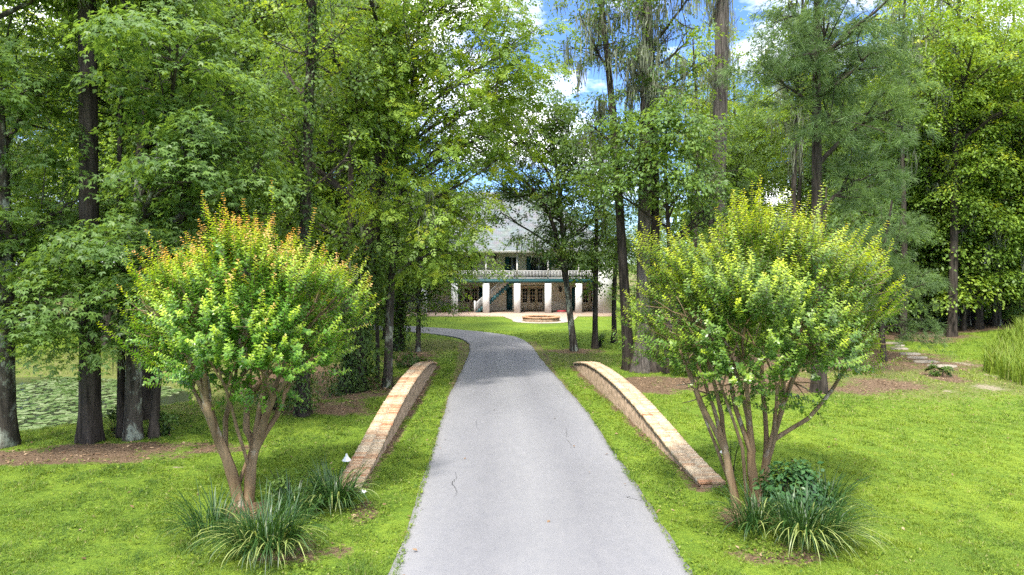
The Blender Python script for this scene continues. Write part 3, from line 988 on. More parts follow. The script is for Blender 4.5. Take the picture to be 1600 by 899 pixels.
# doors and windows
def french(xc, w, z0, z1, n, Y, name="french_doors", frame='tan'):
    m_ = MB()
    lw = w / n
    for i in range(n):
        xa = xc - w / 2 + i * lw
        xb = xa + lw
        m_.box(xa, xa + 0.13, Y - 0.06, Y - 0.003, z0, z1)
        m_.box(xb - 0.13, xb - 0.004, Y - 0.06, Y - 0.003, z0, z1)
        m_.box(xa + 0.132, xb - 0.132, Y - 0.06, Y - 0.003, z0, z0 + (z1 - z0) * 0.36)
        m_.box(xa + 0.132, xb - 0.132, Y - 0.06, Y - 0.003, z1 - 0.12, z1)
    d = hpart(rel(m_), name, M[frame])
    for i in range(n):
        xa = xc - w / 2 + i * lw + 0.133
        xb = xc - w / 2 + (i + 1) * lw - 0.133
        za, zb = z0 + (z1 - z0) * 0.36 + 0.002, z1 - 0.122
        hb("pane", M['glass'], [(xa, xb, Y - 0.03, Y - 0.01, za, zb)], d)
        mu = MB()
        for k_ in (1, 2, 3):
            z = za + (zb - za) * k_ / 4
            mu.box(xa, xb, Y - 0.05, Y - 0.032, z - 0.018, z + 0.018)
        mu.box((xa + xb) / 2 - 0.018, (xa + xb) / 2 + 0.018, Y - 0.056, Y - 0.051, za, zb)
        hpart(rel(mu), "glazing_bars", M[frame], d)
    return d
YW = HY + D1
kx = YW / HY
def wx(px): return at(px, 450, YW)[0]
ztop = hz(449, YW)
for xc_px, w_px, nn in ((832, 35, 3), (921, 24, 2), (730, 34, 3), (640, 34, 3)):
    w_ = w_px / FPX * YW
    french(wx(xc_px), w_, 0.06, ztop, nn, YW)
    m_ = MB(); x0_, x1_ = wx(xc_px) - w_ / 2 - 0.12, wx(xc_px) + w_ / 2 + 0.12
    m_.box(x0_, x1_, YW - 0.09, YW - 0.004, ztop + 0.003, ztop + 0.14)
    hpart(rel(m_), "door_lintel", M['tan'])
for px in (796, 852.5, 898, 711 + 3, 753, 618):
    hb("shutter", M['teal'], [(wx(px) - 0.28, wx(px) + 0.28, YW - 0.05, YW - 0.004, 0.12, ztop)])
# upper floor openings
for px, w_, kind in ((800, 1.1, 'glass'), (842, 1.9, 'glass'), (722, 1.9, 'glass'), (650, 1.9, 'glass'), (905, 1.9, 'glass')):
    x = wx(px)
    f_ = hb("upper_window", M['white'], [(x - w_ / 2 - 0.08, x - w_ / 2, YW - 0.05, YW - 0.004, zb1 + 0.1, ze - 0.5), (x + w_ / 2, x + w_ / 2 + 0.08, YW - 0.05, YW - 0.004, zb1 + 0.1, ze - 0.5),
                                         (x - w_ / 2, x + w_ / 2, YW - 0.05, YW - 0.004, ze - 0.58, ze - 0.5), (x - 0.03, x + 0.03, YW - 0.05, YW - 0.03, zb1 + 0.1, ze - 0.582)])
    hb("pane", M['glass'], [(x - w_ / 2 + 0.003, x + w_ / 2 - 0.003, YW - 0.025, YW - 0.006, zb1 + 0.1, ze - 0.583)], f_)
for px in (792.5, 826, 858, 705):
    hb("shutter", M['teal'], [(wx(px) - 0.2, wx(px) + 0.2, YW - 0.07, YW - 0.052, zb1 + 0.1, ze - 0.5)])
def lantern(x, z, parent=house):
    m_ = MB()
    m_.box(x - 0.03, x + 0.03, YW - 0.2, YW - 0.004, z + 0.22, z + 0.27)
    a = np.linspace(0, 2 * pi, 7)[:-1]
    prof = [(0.02, -0.24), (0.10, -0.18), (0.15, 0.12), (0.17, 0.14), (0.04, 0.28), (0.02, 0.34)]
    m_.tube([(x, YW - 0.25, z + zz) for _, zz in prof], [r_ for r_, _ in prof], 6)
    return hpart(rel(m_), "wall_lantern", M['black'])
lantern(at(875.5, 450, YW)[0], hz(453, YW)); lantern(at(774, 450, YW)[0], hz(402, YW)); lantern(at(749, 450, YW)[0], hz(402, YW))
# stair along the facade, climbing to the right, between pillars and wall
sy0, sy1 = HY + 0.45, HY + 1.55
xa, xb = at(743, 450, HY + .45)[0], at(803, 450, HY + .45)[0]
nst = 15
run, rise = (xb - xa) / nst, zb1 / nst
st = MB()
for i_ in range(nst):
    st.box(xa + i_ * run, xa + (i_ + 1) * run + 0.02, sy0, sy1, max(0.0, (i_ + 1) * rise - 0.42), (i_ + 1) * rise)
hpart(rel(st), "staircase", M['teal'])
sr = MB()
for i_ in range(nst):
    for o_ in (0.25, 0.75):
        x = xa + (i_ + o_) * run
        zt_ = (i_ + o_) * rise + 0.85
        sr.box(x - 0.018, x + 0.018, sy0 - 0.05, sy0 - 0.012, (i_ + 1) * rise + 0.0, zt_)
sr.tube([(xa, sy0 - 0.03, 0.88), (xb, sy0 - 0.03, zb1 + 0.88)], 0.04, 6)
sr.box(xa - 0.14, xa + 0.0, sy0 - 0.1, sy0 + 0.04, 0, 1.12)
hpart(rel(sr), "stair_railing", M['white'])
# hip roof
RX0, RX1 = hx(515), hx(963)
yr0, yr1 = HY - 0.7, HY + 15
zr = hz(300, HY + 7.2)
v = [(RX0, yr0, ze), (RX1, yr0, ze), (RX1, yr1, ze), (RX0, yr1, ze), (RX0 + 6.5, HY + 7.2, zr), (RX1 - 6.5, HY + 7.2, zr)]
v += [(a_, b_, c_ - 0.18) for a_, b_, c_ in v[:4]]
m_ = MB(); m_.add(v, [(0, 1, 5, 4), (2, 3, 4, 5), (1, 2, 5, 5), (3, 0, 4, 4)])
rf = hpart(rel(m_), "roof", M['roof'])
m_ = MB(); m_.add(v, [(6, 7, 1, 0), (7, 8, 2, 1), (8, 9, 3, 2), (9, 6, 0, 3), (6, 9, 8, 7)])
hpart(rel(m_), "fascia", M['white'], rf)

# patio, pad, walk
def disc(name, cx, cy, r0, z, mat, squash=1.0, n=48):
    m_ = MB()
    a = np.linspace(0, 2 * pi, n + 1)[:-1]
    m_.add(np.vstack([np.stack([cx + r0 * np.cos(a), cy + r0 * squash * np.sin(a), np.full(n, z)], 1), [(cx, cy, z)]]), [(i, (i + 1) % n, n, n) for i in range(n)])
    return tag(m_.build(name, mat), kind="structure")
m_ = MB(); m_.box(hx(560), hx(957), 57.8, HY + D1 - 0.004, -0.1, 0.05)
tag(m_.build("patio", M['paving']), kind="structure")
FPc = G(846, 503); FPc[2] = 0
m_ = MB()
m_.add([(FPc[0] - 1.9, FPc[1], 0.022), (FPc[0] + 2.4, FPc[1], 0.022), (FPc[0] + 3.4, 58.2, 0.022), (FPc[0] - 3.2, 58.2, 0.022)], [(0, 1, 2, 3)])
tag(m_.build("brick_walk", M['paving']), kind="structure")
disc("fire_pit_pad", FPc[0], FPc[1] + 0.6, 2.25, 0.028, simple("pale_paving", (0.38, 0.33, 0.27), 0.9, 0.2, 0.1, 5))
fp = empty("fire_pit", (FPc[0], FPc[1] + 0.6, 0), "round low brick fire pit on a pale pad in front of the house", "fire pit")
m_ = MB()
a = np.linspace(0, 2 * pi, 41)[:-1]
prof = [(1.45, -0.02), (1.45, 0.30), (1.10, 0.30), (1.10, 0.05)]
V = np.array([[(r_ * cos(t_), r_ * sin(t_), z_) for r_, z_ in prof] for t_ in a])
fl = [((i * 4 + j), ((i + 1) % 40) * 4 + j, ((i + 1) % 40) * 4 + j + 1, i * 4 + j + 1) for i in range(40) for j in range(3)]
m_.add(V.reshape(-1, 3), fl); m_.build("pit_wall", M['brickface'], fp)
m_ = MB()
for q in range(60):
    t0, t1 = q / 60 * 2 * pi + 0.008, (q + 1) / 60 * 2 * pi - 0.008
    v = [(r_ * cos(t_), r_ * sin(t_), z_) for z_ in (0.303, 0.375) for t_ in (t0, t1) for r_ in (1.06, 1.50)]
    m_.add(v, [(0, 2, 3, 1), (4, 5, 7, 6), (0, 1, 5, 4), (2, 6, 7, 3), (0, 4, 6, 2), (1, 3, 7, 5)], rnd=float(np.random.default_rng(q).uniform(0.0, 0.5)))
m_.build("rim", M['bricktop'], fp)
# hose
hp = empty("garden_hose", (hx(879), HY + 1.2, 0.05), "coiled red garden hose lying on the patio under the wall lantern", "hose")
m_ = MB()
a = np.linspace(0, 2 * pi * 4, 80)
m_.tube(np.stack([(0.45 - 0.02 * a / 6) * np.cos(a), (0.4 - 0.02 * a / 6) * np.sin(a), 0.03 + a / a.max() * 0.12], 1), 0.025, 5)
m_.tube(bez(np.array([0.3, 0.2, 0.1]), np.array([0.75, 1.2, 0.3]), np.array([0.55, 1.6, 1.0]), 10), 0.02, 5)
m_.build("coil", M['hose'], hp)

# ------------------------------------------------------------------ crape myrtles
def crape_myrtle(base, seed, mat, trunks, ctr, rad3, nshoot, nfill, label, tipamt, lowz=1.0, extra_shoots=()):
    """trunks: list of polylines (relative) with start radius, each the stem of several branches"""
    r = np.random.default_rng(seed)
    root = empty("crape_myrtle", base, label, "small tree", "flowering small trees either side of the drive")
    wood = MB(); lv = MB()
    ctr = np.array(ctr, float); rad3 = np.array(rad3, float)
    def shell(v):                       # taller dome above, shallower below
        return v * rad3 * np.array([1, 1, 1.0 if v[2] > 0 else lowz])
    def gap(p):
        return math.sin(p[0] * 3.1 + seed) * math.sin(p[1] * 3.7 + 1) + math.sin(p[2] * 3.9 + p[0] * 2.0) * 0.8
    tips = []
    for pts, r0, nb, fan in trunks:
        pts = np.array(pts, float)
        P = np.vstack([bez(pts[i], (pts[i] + pts[i + 1]) / 2 + r.normal(0, 0.02, 3), pts[i + 1], 5)[:-1] for i in range(len(pts) - 1)] + [pts[-1:]])
        rr = r0 * np.linspace(1.0, 0.72, len(P)); rr[0] *= 1.25
        wood.tube(P, rr * (1 + 0.06 * np.sin(np.arange(len(P)) * 1.9)), 10)
        top = P[-1]; tdir = norm(P[-1] - P[-4])
        az = math.atan2(top[1] * 0.6 + tdir[1], top[0] + tdir[0])
        for b in range(nb):
            # aim every branch at a point in the crown
            a = az + (b / max(1, nb - 1) - 0.5) * fan + r.normal(0, 0.15)
            q = r.uniform(0.45, 0.9)
            tgt = ctr + rad3 * np.array([cos(a) * q, sin(a) * q, r.uniform(-0.35, 0.35)])
            ln = np.linalg.norm(tgt - top)
            st = top if b else top
            mid = st + (tgt - st) * 0.5 + np.array([0, 0, 0.10 * ln]) - norm((tgt - st) * (1, 1, 0)) * 0.08 * ln + r.normal(0, 0.05, 3)
            p = bez(st - tdir * r.uniform(0, 0.15), mid, tgt, 10)
            p[1:] += r.normal(0, 0.012, (9, 3))
            rb = r0 * r.uniform(0.42, 0.62)
            wood.tube(p, np.linspace(rb, rb * 0.3, 10), 7)
            for c_ in range(5):
                i_ = r.integers(4, 10)
                d = norm(norm(p[i_] - ctr + (0, 0, 1.0)) + r.normal(0, 0.35, 3))
                e = p[i_] + d * r.uniform(0.3, 0.65)
                qd = bez(p[i_], (p[i_] + e) / 2 + r.normal(0, 0.05, 3), e, 5)
                wood.tube(qd, np.linspace(rb * 0.32, 0.006, 5), 4)
    def shoot(p0, d, L, n, yo, size):
        """a leafy twig; leaves in opposite rows; yo = young amount at the tip"""
        t = np.repeat(np.linspace(0.0, 1, n), 2)
        k = len(t)
        sag = np.array([0, 0, 1.0])
        dirs = norm(d + sag * 0.25)
        P = p0 + d * (t * L)[:, None] + sag * (0.10 * L * t ** 2)[:, None]
        u = norm(np.cross(d, r.normal(size=3))); w = np.cross(d, u)
        ang = np.tile([0, pi], n) + np.repeat(np.arange(n) * (pi / 2 if r.uniform() < 0.5 else 0.9), 2) + r.normal(0, 0.3, k)
        sd = np.cos(ang)[:, None] * u + np.sin(ang)[:, None] * w
        D = sd + d * (0.45 + 0.5 * t[:, None])
        N = norm(d * 1.0 - sd * 0.3 + r.normal(0, 0.25, (k, 3)) + (0, 0, 0.5))
        S = size * (1.05 - 0.50 * t ** 2) * r.uniform(0.8, 1.2, k)
        y = np.clip((t - 0.12) / 0.88, 0, 1) ** 1.1 * yo + r.normal(0, 0.03, k)
        put_leaves(lv, P, N, D, S, T_OV, np.clip(r.normal(0.5, 0.18, k) + 0.25 * t, 0, 1), np.clip(y, 0, 1))
        wood.tube(np.array([p0, p0 + d * L * 0.5 + sag * 0.025 * L, p0 + d * L * 0.97 + sag * 0.1 * L]), [0.005, 0.004, 0.002], 3)
    for i in range(nshoot):
        v = norm(r.normal(size=3))
        while v[2] < -0.55: v = norm(r.normal(size=3))
        lump = 1 + 0.13 * sin(4 * math.atan2(v[1], v[0]) + seed) * (1 - v[2] ** 2) + 0.12 * sin(7 * v[2] + 5 * v[0] + seed) + 0.06 * sin(13 * v[0] + 9 * v[1])
        q = r.uniform(0.70, 0.97) * lump * (0.92 if v[2] > 0.6 else 1.0)
        p0 = ctr + shell(v) * q
        if gap(p0) < -0.22 and r.uniform() < 0.75: continue
        up_ = np.array([0, 0, 1.0])
        d = norm(norm(v * (1, 1, 0.8)) * r.uniform(0.55, 1.0) + up_ * r.uniform(0.5, 1.0) + r.normal(0, 0.16, 3))
        L = r.uniform(0.26, 0.62) * (1 + 0.5 * (r.uniform() < 0.18)) * (0.75 + 0.45 * max(v[2], 0))
        h = np.clip((v[2] + 0.5) / 1.3, 0, 1)
        yo = tipamt * np.clip(h + r.normal(0.1, 0.25), 0.0, 1.15)
        shoot(p0, d, L, int(8 + L * 19), yo, 0.088)
    for p0, d, L in extra_shoots:
        shoot(np.array(p0, float), norm(np.array(d, float)), L, int(8 + L * 14), tipamt, 0.08)
    # inner leaves
    for i in range(nfill):
        v = norm(r.normal(size=3)); q = r.uniform(0.35, 0.95)
        p0 = ctr + shell(v) * q
        if gap(p0) < -0.08 and r.uniform() < 0.85: continue
        if v[2] < -0.1 and r.uniform() < 0.4: continue
        d = norm(v * 0.7 + (0, 0, 0.6) + r.normal(0, 0.4, 3))
        shoot(p0, d, r.uniform(0.25, 0.5), r.integers(9, 13), 0.0 if q < 0.8 else 0.15, 0.092)
    wood.build("trunk", M['bark_m'], root, True)
    lv.build("crown", M[mat], root)
    return root

bL = G(378, 788)
sL = FPX / bL[1]
def lrel(base, px, py, dy=0.0):
    p = at(px, py, base[1] + dy)
    return p - base
cL = lrel(bL, 387, 508)
tl = lambda px, py, dy: lrel(bL, px, py, dy)
crape_myrtle(bL, 21, 'myrtle_a',
    [([tl(376, 800, -.05), tl(362, 740, -0.08), tl(343, 690, -0.15), tl(322, 628, -0.25)], 0.115, 5, 2.0),
     ([tl(372, 798, 0.05), tl(352, 715, 0.2), tl(352, 655, 0.3), tl(366, 600, 0.35)], 0.06, 3, 2.2),
     ([tl(385, 798, 0.08), tl(391, 745, 0.08), tl(398, 700, 0.1)], 0.12, 2, 1.0),
     ([tl(398, 700, 0.1), tl(410, 668, 0.0), tl(428, 615, -0.2)], 0.085, 4, 1.8),
     ([tl(391, 740, 0.08), tl(370, 670, -0.2), tl(350, 600, -0.5)], 0.035, 3, 1.6),
     ([tl(372, 760, 0.1), tl(400, 680, 0.4), tl(410, 600, 0.7)], 0.035, 3, 1.6),
     ([tl(398, 702, 0.1), tl(385, 672, 0.2), tl(388, 620, 0.3)], 0.075, 4, 2.6),
     ([tl(400, 700, 0.1), tl(432, 650, 0.3), tl(455, 590, 0.5)], 0.06, 4, 1.4),
     ([tl(343, 690, -0.15), tl(318, 640, 0.1), tl(296, 600, 0.3)], 0.05, 3, 1.6)],
    cL, (2.02, 1.8, 1.62), 1150, 1900,
    "crape myrtle with orange-pink shoot tips, left of the drive", 1.0,
    extra_shoots=[(tl(540, 470, -.6), (0.9, -.2, 0.45), 0.55), (tl(520, 520, -.5), (1, -.1, 0.15), 0.7), (tl(525, 430, -0.3), (0.7, 0, 0.8), 0.6), (tl(215, 480, -.3), (-0.6, 0, 0.6), 0.5), (tl(320, 345, 0), (-0.1, 0, 1), 0.5), (tl(425, 330, -.2), (0, 0, 1), 0.5), (tl(250, 400, 0), (-0.5, 0, 0.9), 0.5)])

bR = G(1180, 790)
tr_ = lambda px, py, dy: lrel(bR, px, py, dy)
cR = tr_(1190, 498, 0)
crape_myrtle(bR, 33, 'myrtle_b',
    [([tr_(1152, 798, -.1), tr_(1140, 740, -.1), tr_(1132, 700, -0.12)], 0.085, 1, 0.5),
     ([tr_(1132, 702, -.12), tr_(1100, 640, -0.2), tr_(1072, 570, -0.3)], 0.05, 3, 1.2),
     ([tr_(1134, 702, -.12), tr_(1128, 650, 0.0), tr_(1105, 560, 0.1)], 0.048, 3, 1.4),
     ([tr_(1178, 795, 0), tr_(1176, 740, 0), tr_(1174, 705, 0.0)], 0.10, 1, 0.6),
     ([tr_(1174, 706, 0), tr_(1150, 640, 0.1), tr_(1140, 570, 0.2)], 0.05, 3, 1.6),
     ([tr_(1176, 706, 0), tr_(1170, 640, -0.2), tr_(1160, 560, -0.3)], 0.05, 3, 1.8),
     ([tr_(1158, 798, 0.1), tr_(1120, 700, 0.2), tr_(1085, 610, 0.5)], 0.035, 3, 1.6),
     ([tr_(1168, 798, -.1), tr_(1160, 700, -0.3), tr_(1125, 600, -0.6)], 0.035, 3, 1.6),
     ([tr_(1185, 796, -.05), tr_(1210, 690, -0.3), tr_(1215, 600, -0.6)], 0.035, 3, 1.6),
     ([tr_(1180, 796, .2), tr_(1170, 700, 0.5), tr_(1165, 590, 0.9)], 0.035, 3, 1.6),
     ([tr_(1190, 792, 0.1), tr_(1196, 740, 0.1), tr_(1200, 705, 0.1)], 0.10, 1, 0.6),
     ([tr_(1198, 708, 0.1), tr_(1195, 640, 0.3), tr_(1190, 560, 0.5)], 0.05, 3, 2.2),
     ([tr_(1202, 708, 0.1), tr_(1222, 640, 0.0), tr_(1228, 560, -0.2)], 0.055, 4, 1.8),
     ([tr_(1204, 706, 0.1), tr_(1212, 640, 0.4), tr_(1250, 570, 0.6)], 0.045, 3, 1.6),
     ([tr_(1205, 690, 0.1), tr_(1262, 655, 0.2), tr_(1300, 610, 0.3), tr_(1330, 560, 0.3)], 0.045, 3, 1.2)],
    cR, (2.2, 1.9, 1.88), 1250, 2200,
    "crape myrtle with yellow-green shoot tips and many thin stems, right of the drive", 0.72,
    extra_shoots=[(tr_(1350, 500, 0), (0.8, 0, 0.5), 0.6), (tr_(1010, 480, -.3), (-0.8, 0, 0.5), 0.5), (tr_(1175, 330, 0), (0, 0, 1), 0.5), (tr_(1260, 340, 0), (.1, 0, 1), 0.45), (tr_(1340, 560, 0), (0.8, 0, .4), 0.5)])

# ------------------------------------------------------------------ strap-leaved clumps and low shrubs
def strap_clump(px, py, R_, n, L, seed, label, pale=0.25, flowers=(), tilt=(0, 0)):
    r = np.random.default_rng(seed)
    base = G(px, py)
    root = empty("strap_leaf_clump", base, label, "garden plant", "strap-leaved clumps under the small trees")
    m_ = MB()
    seg = 8
    for i in range(n):
        a = r.uniform(0, 2 * pi); q = math.sqrt(r.uniform()) * R_ * 0.45
        p0 = np.array([cos(a) * q * 1.5, sin(a) * q, 0])
        a2 = a + r.normal(0, 0.5)
        lean = r.uniform(0.02, 1.0) ** 1.1
        l = L * r.uniform(0.5, 1.25)
        out = np.array([cos(a2) + tilt[0], sin(a2) + tilt[1], 0])
        t = np.linspace(0, 1, seg)
        ang = (pi / 2 - 0.25 * lean) - t ** 1.3 * (0.5 + 1.9 * lean)
        dx = np.cumsum(np.cos(ang)) * l / seg; dz = np.cumsum(np.sin(ang)) * l / seg
        P = p0 + out * dx[:, None] + np.array([0, 0, 1.0]) * dz[:, None]
        P[:, 2] = np.maximum(P[:, 2], 0.015)
        sd = norm(np.cross(out, (0, 0, 1.0)) + r.normal(0, 0.15, 3))
        if r.uniform() < 0.12: P[4:, 2] = np.maximum(0.015, P[4:, 2] - np.arange(1, 5) * 0.07 * L)
        w = np.interp(t, [0, 0.2, 0.7, 1], [0.5, 1, 0.8, 0.06]) * r.uniform(0.007, 0.012)
        V = np.empty((2 * seg, 3)); V[0::2] = P - sd * w[:, None]; V[1::2] = P + sd * w[:, None]
        yv = (r.uniform(0.3, 0.8) if r.uniform() < pale and lean > 0.5 else 0.0)
        m_.add(V, [(2 * i_, 2 * i_ + 1, 2 * i_ + 3, 2 * i_ + 2) for i_ in range(seg - 1)], rnd=np.clip(r.normal(0.42, 0.22), 0, 1), young=yv)
    m_.build("leaves", M['strap'], root)
    for fx, fy in flowers:
        p = at(fx, fy, base[1] - 0.1) - base
        f_ = MB()
        for k_ in range(6):
            b_ = k_ * pi / 3
            d = np.array([cos(b_), sin(b_) * 0.7, 0.35 + 0.3 * sin(b_)])
            s_ = np.cross(d, (0, 0, 1.0)); s_ = norm(s_) * 0.022
            f_.add([p, p + d * 0.035 - s_, p + d * 0.075, p + d * 0.035 + s_], [(0, 1, 2, 3)])
        f_.build("flower", M['petal'], root)
    return root
strap_clump(415, 868, 0.75, 620, 0.95, 1, "large arching strap-leaved clump under the orange-tipped tree", 0.35, tilt=(0.05, -0.2))
strap_clump(330, 845, 0.5, 160, 0.9, 2, "thin dark strap-leaved clump at the left foot of the orange-tipped tree", 0.1, tilt=(-0.4, 0))
strap_clump(522, 795, 0.5, 420, 0.85, 3, "upright strap-leaved clump with white flowers by the left parapet's end", 0.2, flowers=[(500, 786), (490, 800), (568, 770)])
strap_clump(462, 810, 0.5, 240, 0.75, 4, "low strap-leaved clump between the left tree's trunk and the flowering clump", 0.12)
strap_clump(1262, 855, 0.7, 480, 1.0, 5, "large arching strap-leaved clump under the yellow-tipped tree", 0.4, tilt=(0.25, -0.2))
strap_clump(1180, 835, 0.5, 200, 0.9, 6, "thin strap-leaved clump at the left foot of the yellow-tipped tree", 0.15, tilt=(-0.3, -0.1))
strap_clump(1290, 815, 0.45, 160, 0.95, 7, "dark spiky strap-leaved clump behind the right tree's big clump", 0.05, tilt=(0.3, 0.1))

def leafy_shrub(name, base, rx, ry, rz, n, size, mat, seed, label, cat="shrub", group=None, stems=14, tm=None):
    r = np.random.default_rng(seed)
    root = empty(name, base, label, cat, group)
    lv, wd = MB(), MB()
    for i in range(stems):
        a = r.uniform(0, 2 * pi)
        tip = np.array([cos(a) * rx * r.uniform(.2, .9), sin(a) * ry * r.uniform(.2, .9), rz * r.uniform(1.0, 1.9)])
        wd.tube(bez(np.array([cos(a) * .05, sin(a) * .05, -0.05]), tip * (0.3, 0.3, 0.6), tip, 6), np.linspace(0.012 + rz * .006, 0.004, 6), 4)
    m = max(8, n // 28)
    c = norm(r.normal(size=(m, 3))) * (r.uniform(0.3, 1, (m, 1)) ** 0.5) * np.array([rx, ry, rz]) * 0.92 + (0, 0, rz)
    w = r.integers(0, m, n)
    P = c[w] + r.normal(0, 0.16 * min(rx, rz), (n, 3))
    P[:, 2] = np.maximum(P[:, 2], 0.03)
    v = norm((P - (0, 0, rz * 0.8)) / (rx, ry, rz))
    put_leaves(lv, P, v + r.normal(0, 0.45, (n, 3)) + (0, 0, 0.6), v + r.normal(0, 0.6, (n, 3)) + (0, 0, .2), size * r.uniform(0.6, 1.2, n), tm or T_OV,
               np.clip(r.normal(0.45, 0.15, m)[w] + r.normal(0, .15, n), 0, 1))
    wd.build("stems", M['bark'], root)
    lv.build("foliage", M[mat], root)
    return root
leafy_shrub("green_shrub", G(1238, 815), 0.62, 0.5, 0.55, 1500, 0.13, 'shrub', 4, "glossy dark green shrub behind the strap leaves under the yellow-tipped tree")
leafy_shrub("weed_plant", G(450, 800), 0.45, 0.35, 0.42, 420, 0.09, 'vine', 5, "thin twiggy shrub beside the orange-tipped tree's trunk")
leafy_shrub("weed_plant", G(1142, 752), 0.2, 0.2, 0.5, 120, 0.06, 'broad', 6, "slender leafy sapling beside the right parapet's near end", stems=4)

def path_light(px, py, h, label, flip=0):
    b = G(px, py)
    root = empty("path_light", b, label, "garden light", "garden path lights beside the parapets")
    m_ = MB(); m_.tube([(0, 0, -0.1), (0.01, 0, h - 0.08)], 0.008, 6); m_.build("stake", M['black'], root)
    m_ = MB(); m_.tube([(0.01, 0, h - 0.09), (0.01, 0, h - 0.085), (0.01, 0, h), (0.01, 0, h + 0.03), (0.01, 0, h + 0.06)], [0.10, 0.098, 0.035, 0.022, 0.015], 12, True)
    m_.build("lamp_shade", M['plastic'], root)
path_light(541, 742, 0.40, "small pale cone-shaded path light left of the left parapet")
path_light(1131, 736, 0.5, "small pale cone-shaded path light behind the right parapet's near end")

# ------------------------------------------------------------------ hero trees
def ell(base, Y, px, py, rxp, ryp, dep=None, dy=0.0, w=None):
    p = at(px, py, Y + dy) - base
    s = FPX / (Y + dy)
    rx, rz = rxp / s, ryp / s
    return (p[0], p[1], p[2], rx, dep or rx * 0.8, rz, w if w else rx * rz)

def hero(name, px, py, label, H, tr, ells, nb, leaf, lsize, tmpl=None, toppx=None, group=None, seed=1, **kw):
    b = G(px, py)
    Y = b[1]
    E = [ell(b, Y, *e[:4], **(e[4] if len(e) > 4 else {})) for e in ells]
    if toppx is not None:                       # where the trunk leaves the frame's top (or its tip)
        tp = at(toppx[0], toppx[1], Y) - b
        f = H / max(tp[2], 1)
        kw['lean'] = (tp[0] * min(f, 1.6), kw.get('lean', (0, 0))[1])
    parts = make_tree(seed, H, tr, E, nb, leaf, lsize, tmpl=tmpl, **kw)
    return tree_object(name, b, parts, label, 'tree', group)

hero("sweetgum_tree", 8, 697, "broad sweetgum whose trunk stands at the photo's left edge", 15, 0.23,
     [(-10, 330, 120, 120, dict(dep=3.0, dy=-0.5)), (-10, 130, 110, 120, dict(dep=3)), (90, 400, 70, 50, dict(dep=1.5, dy=-.6)), (70, 480, 90, 60, dict(dep=1.5, dy=-.5)), (20, -40, 110, 50, dict(dep=2.5)), (100, 520, 55, 45, dict(dep=1, dy=-.3))],
     120, 'gum', 0.135, T_ST, toppx=(0, 0), seed=101, dens=270, br=(0.55, 1.0), gap=0.65, bark='bark_l', zlo=3, young=0.06)
hero("tall_tree", 141, 690, "tall straight dark-barked trunk with furrowed bark, second from the photo's left edge", 22, 0.25,
     [(150, -90, 120, 70, dict(dep=2)), (120, -30, 60, 40, dict(dep=1.5, dy=.8))], 40, 'broad', 0.17, T_OV, toppx=(143, 0), seed=102, dens=130, bark='bark',
     zlo=9, wobble=0.05, moss=30, mosslen=1.0, mosz=9, top_r=0.6)
hero("slim_tree", 188, 683, "thin black trunk pressed against the lichen-covered trunk", 14, 0.11,
     [(190, 330, 80, 70, dict(dep=2, dy=1)), (170, 60, 90, 80, dict(dep=2, dy=1.5))], 34, 'gum', 0.13, T_ST, toppx=(205, 60), seed=103, dens=240, zlo=3.5, wobble=0.1, br=(.5, .9), gap=.6)
hero("sweetgum_tree", 207, 686, "sweetgum with pale lichen-covered trunk in the left trunk group", 15, 0.22,
     [(315, 120, 100, 110, dict(dep=3)), (330, 240, 90, 70, dict(dep=2.5, dy=-0.3)), (240, 410, 90, 70, dict(dep=2.2, dy=-0.8)), (250, -40, 100, 45, dict(dep=2)), (235, 270, 45, 60, dict(dep=1.6, dy=-.8)), (185, 500, 60, 45, dict(dep=1, dy=-.8))],
     132, 'gum', 0.135, T_ST, toppx=(213, 0), seed=104, dens=270, br=(0.55, 1.05), gap=0.65, bark='bark_l', zlo=3.2, wobble=0.1, moss=10)
hero("slim_tree", 239, 684, "short thin dark trunk at the right of the left trunk group", 9, 0.13,
     [(262, 400, 80, 60, dict(dep=1.8, dy=0.6))], 24, 'gum', 0.15, T_ST, toppx=(262, 300), seed=105, dens=170, zlo=3, br=(.5, .9), gap=.6)
hero("brown_tree", 222, 655, "stout brown trunk standing behind the lichen-covered trunk", 16, 0.25,
     [(280, 330, 120, 80, dict(dep=2.5)), (200, 150, 120, 100, dict(dep=3)), (380, 330, 70, 70, dict(dep=2, dy=1))], 66, 'broad', 0.17, T_OV, toppx=(262, 100), seed=106, dens=200, zlo=5)
hero("vine_tree", 472, 650, "tall slim tree wrapped in climbing vine behind the orange-tipped tree", 19, 0.23,
     [(470, 40, 110, 130, dict(dep=3.0)), (440, 230, 60, 80, dict(dep=1.6)), (540, 260, 50, 70, dict(dep=1.5)), (470, -50, 90, 40, dict(dep=2))], 50, 'broad', 0.14, T_OV, toppx=(484, 0), seed=107,
     dens=120, vine=(0.2, 15, 5200, 0.30), zlo=5, wobble=0.08, young=0.12, br=(.5, 1.0))
hero("ivy_tree", 549, 612, "thick forked tree smothered in ivy left of the drive", 17, 0.42,
     [(560, 120, 130, 110, dict(dep=3.5)), (600, 10, 140, 70, dict(dep=3.5)), (500, 330, 60, 70, dict(dep=2.2)), (590, 380, 50, 60, dict(dep=1.6)), (460, 180, 70, 90, dict(dep=2.5, dy=2))], 96, 'broad', 0.16, T_OV, toppx=(600, 60), seed=108,
     dens=190, vine=(0.0, 5.5, 7000, 0.75), zlo=4, limb_r=1.5, young=0.1, moss=26, mosz=4)
